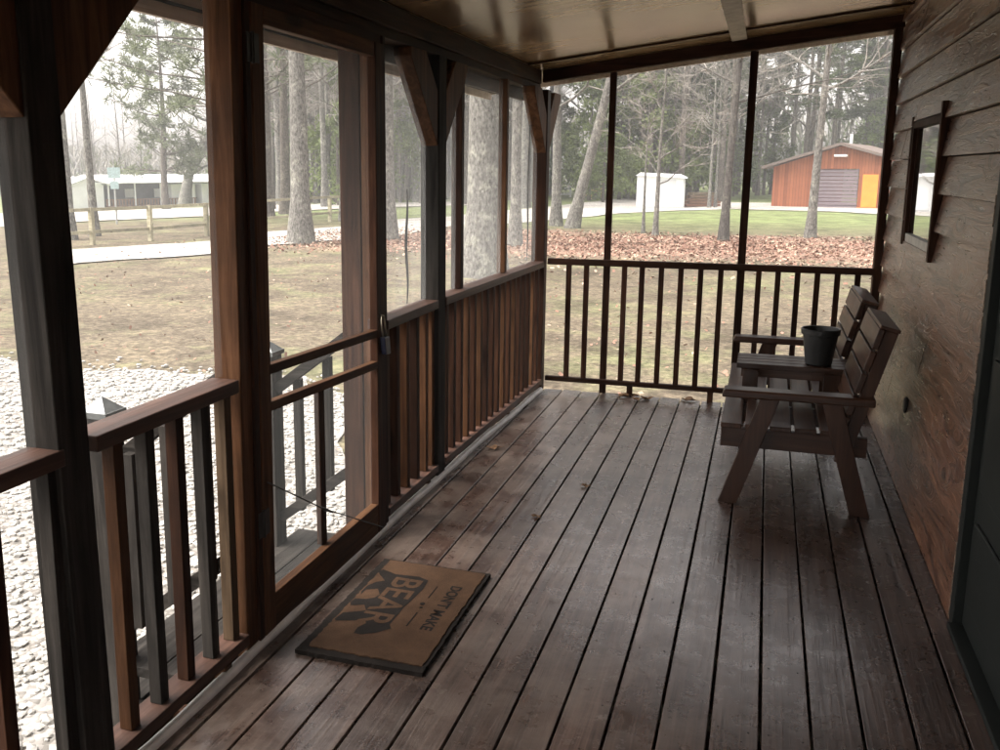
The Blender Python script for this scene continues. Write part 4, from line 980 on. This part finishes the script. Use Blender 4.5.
# ------------------------------------------------------------------ fence along the drive
def fence(pts_uv, label, h=1.12):
    P_ = [on_ground(*a) for a in pts_uv]; t = thing('rail_fence', P_[0], label, 'fence')
    mt_ = M['fence']
    for q in P_: build('post', MB().box(q.x-.065,q.x+.065,q.y-.065,q.y+.065,q.z-.1,q.z+h), mt_, t)
    for a, b in zip(P_[:-1], P_[1:]):
        for z in (.95, .35): build('rail', MB().bar((a.x,a.y,a.z+z*h),(b.x,b.y,b.z+z*h),.05,.10), mt_, t)
    return t
M['fence'] = wood('weathered_fence', axis='x', dark=(.24,.22,.15), mid=(.34,.32,.23), light=(.44,.42,.32), rough=.9)
fence([(20,251),(93,245),(151,241),(207,236),(262,229),(300,225),(330,222),(352,220)], 'weathered two-rail fence between the driveway and the road')

# ------------------------------------------------------------------ long white house
M['white'] = plain('white_siding', (.82,.83,.84), .6, 0, .4, 1, .06, 0); M['roofw'] = plain('pale_metal_roof', (.80,.81,.82), .5, 0, .5, .5, .08, 0)
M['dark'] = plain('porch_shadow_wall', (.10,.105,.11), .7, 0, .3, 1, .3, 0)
hA = at_range(70, 92); hB = at_range(262, 101); hd = (hB-hA); hd.z = 0; HL = hd.length; hd.normalize(); hn = Vector((-hd.y, hd.x, 0))
if hn.dot(CAM-hA) < 0: hn = -hn           # towards the camera
gz = min(hA.z, hB.z) - .1; HS = .84
house = thing('long_house', (hA.x, hA.y, gz), 'long low white house with a pale metal roof beyond the road', 'house')
def hb(s0, s1, n0, n1, z0, z1, mb=None):
    mb = mb or MB(); c = [(s0,n0),(s1,n0),(s1,n1),(s0,n1)]
    P_ = [Vector((hA.x,hA.y,0)) + hd*s + hn*n for s, n in c]
    return mb.hexa([(p.x,p.y,gz+z0*HS) for p in P_] + [(p.x,p.y,gz+z1*HS) for p in P_])
def hp(s, n, z): p = Vector((hA.x,hA.y,0)) + hd*s + hn*n; return (p.x,p.y,gz+z*HS)
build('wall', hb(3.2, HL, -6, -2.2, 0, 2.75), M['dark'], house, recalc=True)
m_ = hb(0, 3.0, -6, 0, 0, 2.6); hb(HL*.50, HL*.63, -5, -.6, 0, 2.6, m_); hb(HL*.66, HL, -5, -.4, 0, 2.7, m_)
build('white_wall', m_, M['white'], house, recalc=True)
m_ = MB(); m_.hexa([hp(2.2,.3,2.75),hp(HL+1,.3,2.85),hp(HL+1,-3,3.65),hp(2.2,-3,3.55),hp(2.2,.3,2.87),hp(HL+1,.3,2.97),hp(HL+1,-3,3.8),hp(2.2,-3,3.7)])
m_.hexa([hp(2.2,-3,3.55),hp(HL+1,-3,3.65),hp(HL+1,-6.6,2.9),hp(2.2,-6.6,2.8),hp(2.2,-3,3.7),hp(HL+1,-3,3.8),hp(HL+1,-6.6,3.0),hp(2.2,-6.6,2.9)])
m_.hexa([hp(-.5,.3,2.55),hp(1.5,.3,3.35),hp(1.5,-6,3.35),hp(-.5,-6,2.55),hp(-.5,.3,2.68),hp(1.5,.3,3.5),hp(1.5,-6,3.5),hp(-.5,-6,2.68)])
m_.hexa([hp(1.5,.3,3.35),hp(3.6,.3,2.55),hp(3.6,-6,2.55),hp(1.5,-6,3.35),hp(1.5,.3,3.5),hp(3.6,.3,2.68),hp(3.6,-6,2.68),hp(1.5,-6,3.5)])
build('roof', m_, M['roofw'], house, recalc=True)
m_ = MB(); m_.v += [hp(0,.01,2.6),hp(3,.01,2.6),hp(1.5,.01,3.3)]; m_.f.append((0,1,2)); build('gable', m_, M['white'], house)
m_ = MB()
hb(3.2, HL*.62, -.15, 0, .95, 1.05, m_); hb(3.2, HL*.62, -.15, 0, .15, .28, m_)
k = 3.2
while k < HL*.62: hb(k, k+.16, -.12, -.04, .1, 1.0, m_); k += .3
build('deck_railing', m_, plain('brown_deck', (.22,.13,.08), .8), house, recalc=True)
build('porch_deck', hb(3.2, HL*.62, -2.2, 0, -.1, .3), plain('brown_deck_floor', (.17,.11,.08), .8), house, recalc=True)
for k in range(6): build('porch_post', hb(3.4+k*2.6, 3.52+k*2.6, -.1, .02, .3, 2.75), M['white'], house, recalc=True)
for s in (6, 9, 12.2): build('window', hb(s, s+.9, -2.2, -2.14, 1.1, 2.1), M['white'], house, recalc=True)
# road sign
q = on_ground(117, 224)
sg = thing('road_sign', q, 'two pale plates on a thin post by the road, left of the bent tree', 'sign')
zt = CAM.z - (172-170)*(q-CAM).length/FPX
r_ = Vector((math.cos(YAW+.3), math.sin(YAW+.3), 0)); f_ = Vector((-r_.y, r_.x, 0))
build('post', MB().tube([q+Vector((0,0,-.1)), Vector((q.x,q.y,zt+.25))], .04, 8), plain('galvanised', (.4,.41,.4), .5, .6), sg)
for z0, z1, w_ in ((zt-.30, zt+.16, .26), (zt-.75, zt-.42, .17)):
    a = Vector((q.x,q.y,0)) - f_*.05
    P_ = [a-r_*w_-f_*.0, a+r_*w_, a+r_*w_+f_*.03, a-r_*w_+f_*.03]
    build('plate', MB().hexa([(p.x,p.y,z0) for p in P_]+[(p.x,p.y,z1) for p in P_]), plain('sign_plate', (.42,.55,.56), .5), sg, recalc=True)

# ------------------------------------------------------------------ barn
bA = on_ground(771, 206.5); bB = on_ground(912, 209.5); bd = bB-bA; bd.z = 0; BL = bd.length; bd.normalize(); bn = Vector((bd.y, -bd.x, 0)); bz = bA.z-.05
barn = thing('barn', (bA.x, bA.y, bz), 'red-brown board barn with a grey roller door and a bright orange door', 'barn')
def bp(s, n, z): p = Vector((bA.x,bA.y,0)) + bd*s + bn*n; return (p.x,p.y,bz+z)
def bb(s0,s1,n0,n1,z0,z1,mb=None):
    mb = mb or MB(); return mb.hexa([bp(s0,n0,z0),bp(s1,n0,z0),bp(s1,n1,z0),bp(s0,n1,z0),bp(s0,n0,z1),bp(s1,n0,z1),bp(s1,n1,z1),bp(s0,n1,z1)])
def board_mat():
    m, n, l, p = new_mat('barn_boards'); g = n.new('ShaderNodeTexCoord'); d_ = n.new('ShaderNodeVectorMath'); d_.operation = 'DOT_PRODUCT'; l.new(g.outputs['Object'], d_.inputs[0]); d_.inputs[1].default_value = bd
    s_ = math_n(n, l, 'DIVIDE', d_.outputs['Value'], .17); fl = math_n(n, l, 'FLOOR', s_); fr = math_n(n, l, 'FRACT', s_)
    wn = n.new('ShaderNodeTexWhiteNoise'); wn.noise_dimensions = '1D'; l.new(fl, wn.inputs['W'])
    nz = noise_n(n, l, g.outputs['Object'], 2.2, 5, .6)
    r = ramp(n, [(.2, (.20,.062,.026)), (.8, (.34,.115,.050))]); l.new(math_n(n, l, 'MULTIPLY_ADD', wn.outputs[0], .5, math_n(n, l, 'MULTIPLY', nz, .5)), r.inputs[0])
    gp = ramp(n, [(.0, (.45,.4,.4)), (.22, (1,1,1))]); l.new(fr, gp.inputs[0]); l.new(mixc(n, l, 1, r.outputs[0], gp.outputs[0], 'MULTIPLY'), p.inputs['Base Color']); p.inputs['Roughness'].default_value = .85
    return m
M['barn'] = board_mat()
px = BL/141.0; EV = 2.42; PK = 3.62; pk = 69*px; rx0 = pk + 46*px/2
gx0, gx1 = 41*px, 88*px; ZD = 2.3; ox0, ox1 = 92*px, 107*px
m_ = bb(0, gx0, -9, 0, 0, EV)
bb(gx1, BL, -9, 0, 0, EV, m_); bb(gx0, gx1, -9, 0, ZD, EV, m_)
m_.v += [bp(0,0,EV), bp(BL,0,EV), bp(pk,0,PK), bp(0,-9,EV), bp(BL,-9,EV), bp(pk,-9,PK)]; b_ = len(m_.v)-6; m_.f += [(b_,b_+1,b_+2),(b_+3,b_+5,b_+4)]
build('wall', m_, M['barn'], barn, recalc=True)
m_ = MB(); e = .5
m_.hexa([bp(-.6,e,EV-.12),bp(pk,e,PK+.02),bp(pk,-9.3,PK+.02),bp(-.6,-9.3,EV-.12),bp(-.6,e,EV+.04),bp(pk,e,PK+.18),bp(pk,-9.3,PK+.18),bp(-.6,-9.3,EV+.04)])
m_.hexa([bp(pk,e,PK+.02),bp(BL+.6,e,EV-.12),bp(BL+.6,-9.3,EV-.12),bp(pk,-9.3,PK+.02),bp(pk,e,PK+.18),bp(BL+.6,e,EV+.04),bp(BL+.6,-9.3,EV+.04),bp(pk,-9.3,PK+.18)])
build('roof', m_, plain('barn_roof', (.13,.10,.085), .7), barn, recalc=True)
m_ = MB(); k = 0
while k < 11: bb(gx0+.04, gx1-.04, -.12+(.02 if k % 2 else 0), -.06, ZD*k/11, ZD*(k+1)/11-.03, m_); k += 1
rd_ = build('roller_door', m_, plain('grey_roller', (.17,.135,.15), .6, 0, .4, 3, .1), barn, recalc=True)
od = build('door', bb(ox0, ox1, .01, .06,   .12, 1.98), plain('orange_door_paint', (.66,.25,.035), .6, 0, .4, 2, .12), barn, recalc=True)
build('step', bb(ox0-.15, ox1+.1, .02, .5, 0, .1), plain('orange_step', (.45,.22,.08), .7), barn, recalc=True)
build('window', bb(ox1+.12, ox1+.9, .01, .05, 1.15, 2.1), plain('barn_window', (.05,.055,.06), .2), barn, recalc=True)
build('vent_pipe', MB().tube([bp(pk-.1,-3,PK), bp(pk-.1,-3,PK+.75)], .09, 10), M['white'], barn)
build('lamp', bb(pk-.35, pk+.35, .02, .3, PK-.62, PK-.5), M['white'], barn, recalc=True)
# ------------------------------------------------------------------ white shed
sA = on_ground(643.5, 208.5); sB = at_range(685.5, (sA-CAM).length+.4); sdv = sB-sA; sdv.z = 0; SL = sdv.length; sdv.normalize(); sn = Vector((sdv.y,-sdv.x,0))
shed = thing('shed', sA, 'small plain white shed beyond the lawn', 'shed')
def sp3(s, n, z): p = Vector((sA.x,sA.y,0)) + sdv*s + sn*n; return (p.x,p.y,sA.z+z)
m_ = MB().hexa([sp3(0,-2.6,0),sp3(SL,-2.6,0),sp3(SL,0,0),sp3(0,0,0),sp3(0,-2.6,1.85),sp3(SL,-2.6,1.7),sp3(SL,0,1.7),sp3(0,0,1.85)])
build('wall', m_, M['white'], shed, recalc=True)
build('roof', MB().hexa([sp3(-.08,-2.7,1.86),sp3(SL+.12,-2.7,1.71),sp3(SL+.12,.15,1.71),sp3(-.08,.15,1.86),sp3(-.05,-1.3,2.05),sp3(SL+.05,-1.3,1.95),sp3(SL+.12,.15,1.78),sp3(-.08,.15,1.93)]), M['roofw'], shed, recalc=True)
build('door', MB().hexa([sp3(.9,.01,.05),sp3(1.8,.01,.05),sp3(1.8,.03,.05),sp3(.9,.03,.05),sp3(.9,.01,1.65),sp3(1.8,.01,1.65),sp3(1.8,.03,1.65),sp3(.9,.03,1.65)]), plain('shed_door', (.62,.63,.64), .6, 0, .4, 1, .05, 0), shed, recalc=True)
for s_a, s_b, z_a, z_b in ((-.02,.08,.02,1.8),(SL-.08,SL+.02,.02,1.66),(.08,SL-.08,.0,.12)):
    build('trim', MB().hexa([sp3(s_a,.004,z_a),sp3(s_b,.004,z_a),sp3(s_b,.035,z_a),sp3(s_a,.035,z_a),sp3(s_a,.004,z_b),sp3(s_b,.004,z_b),sp3(s_b,.035,z_b),sp3(s_a,.035,z_b)]), plain('shed_trim', (.50,.51,.51), .6, 0, .4, 1, .1, 0), shed, recalc=True)
# wood pile right of the shed
q = on_ground(700, 207); wp = thing('wood_pile', q, 'low reddish stack of lumber right of the white shed', 'wood pile')
rs = random.Random(3)
for r0_, (n_r) in enumerate((4, 4, 3, 3, 2)):
    m_ = MB()
    for i in range(n_r):
        c = q + r_*(rs.uniform(-.15,.15)) + f_*(i*.22-.4) + Vector((0,0,.12+.17*r0_)); a = c - r_*(1.15-.08*r0_); b = c + r_*(1.15-.1*r0_)
        m_.bar(a, b, .2, .14)
    build('board_layer', m_, plain('pile_wood%d' % r0_, (.22-.02*r0_,.11,.07), .85), wp)
# yellow timber stairs and white gate further left
q = on_ground(592, 199); ps = thing('timber_platform', q, 'small platform with stairs of fresh yellow lumber beyond the drive', 'platform')
YW = plain('fresh_lumber', (.50,.36,.16), .7, 0, .3, 3, .2)
k_ = (q-CAM).length/FPX; rr_ = Vector((math.cos(YAW-.15), math.sin(YAW-.15), 0)); ff_ = Vector((-rr_.y, rr_.x, 0))
def pp(s, n, z): return q + rr_*s*k_ + ff_*n + Vector((0,0,z))
for s in (-9, -1, 10):
    for n in (0, 1.6): build('post', MB().bar(pp(s,n,0), pp(s,n,18*k_ if s > -9 else 13*k_), .13, .13, up=(0,1,0)), YW, ps)
for n in (0, 1.6):
    build('rail', MB().bar(pp(-1,n,18*k_), pp(10,n,18*k_), .1, .14), YW, ps); build('rail', MB().bar(pp(-9,n,9*k_), pp(-1,n,17.5*k_), .1, .14), YW, ps)
    build('rail', MB().bar(pp(-1,n,13*k_), pp(10,n,13*k_), .08, .1), YW, ps); build('rail', MB().bar(pp(-9,n,5*k_), pp(-1,n,13*k_), .08, .1), YW, ps)
build('floor', MB().bar(pp(-1,.8,8*k_), pp(10,.8,8*k_), 1.6, .12), YW, ps)
for i in range(4): build('step', MB().bar(pp(-9+2*i,.8,(1.6+1.7*i)*k_), pp(-7.4+2*i,.8,(1.6+1.7*i)*k_), 1.5, .06), YW, ps)
q = on_ground(563, 197); wg = thing('white_gate', q, 'white board gate seen between the twin trees', 'gate')
k_ = (q-CAM).length/FPX
for s in (-7, 7): build('post', MB().bar(q+rr_*s*k_, q+rr_*s*k_+Vector((0,0,15*k_)), .15, .15, up=(0,1,0)), M['white'], wg)
for z in (3, 8, 13): build('board', MB().bar(q-rr_*7*k_+Vector((0,0,z*k_)), q+rr_*7*k_+Vector((0,0,z*k_)), .06, .2), M['white'], wg)

# scale copies of multi-level objects stay as built
bpy.context.view_layer.update()


# ------------------------------------------------------------------ thin damp air
hz = bpy.data.materials.new('thin_haze'); hz.use_nodes = True; hn_ = hz.node_tree.nodes; hn_.remove(hn_['Principled BSDF'])
pv_ = hn_.new('ShaderNodeVolumePrincipled'); pv_.inputs['Color'].default_value = (.93,.95,.97,1); pv_.inputs['Density'].default_value = .0016; pv_.inputs['Anisotropy'].default_value = .2
hz.node_tree.links.new(pv_.outputs[0], hn_['Material Output'].inputs['Volume'])
tag(build('haze', MB().box(-150, 125, -38, 210, -4.2, 40), hz), 'thin pale damp air over the yard', kind='stuff')
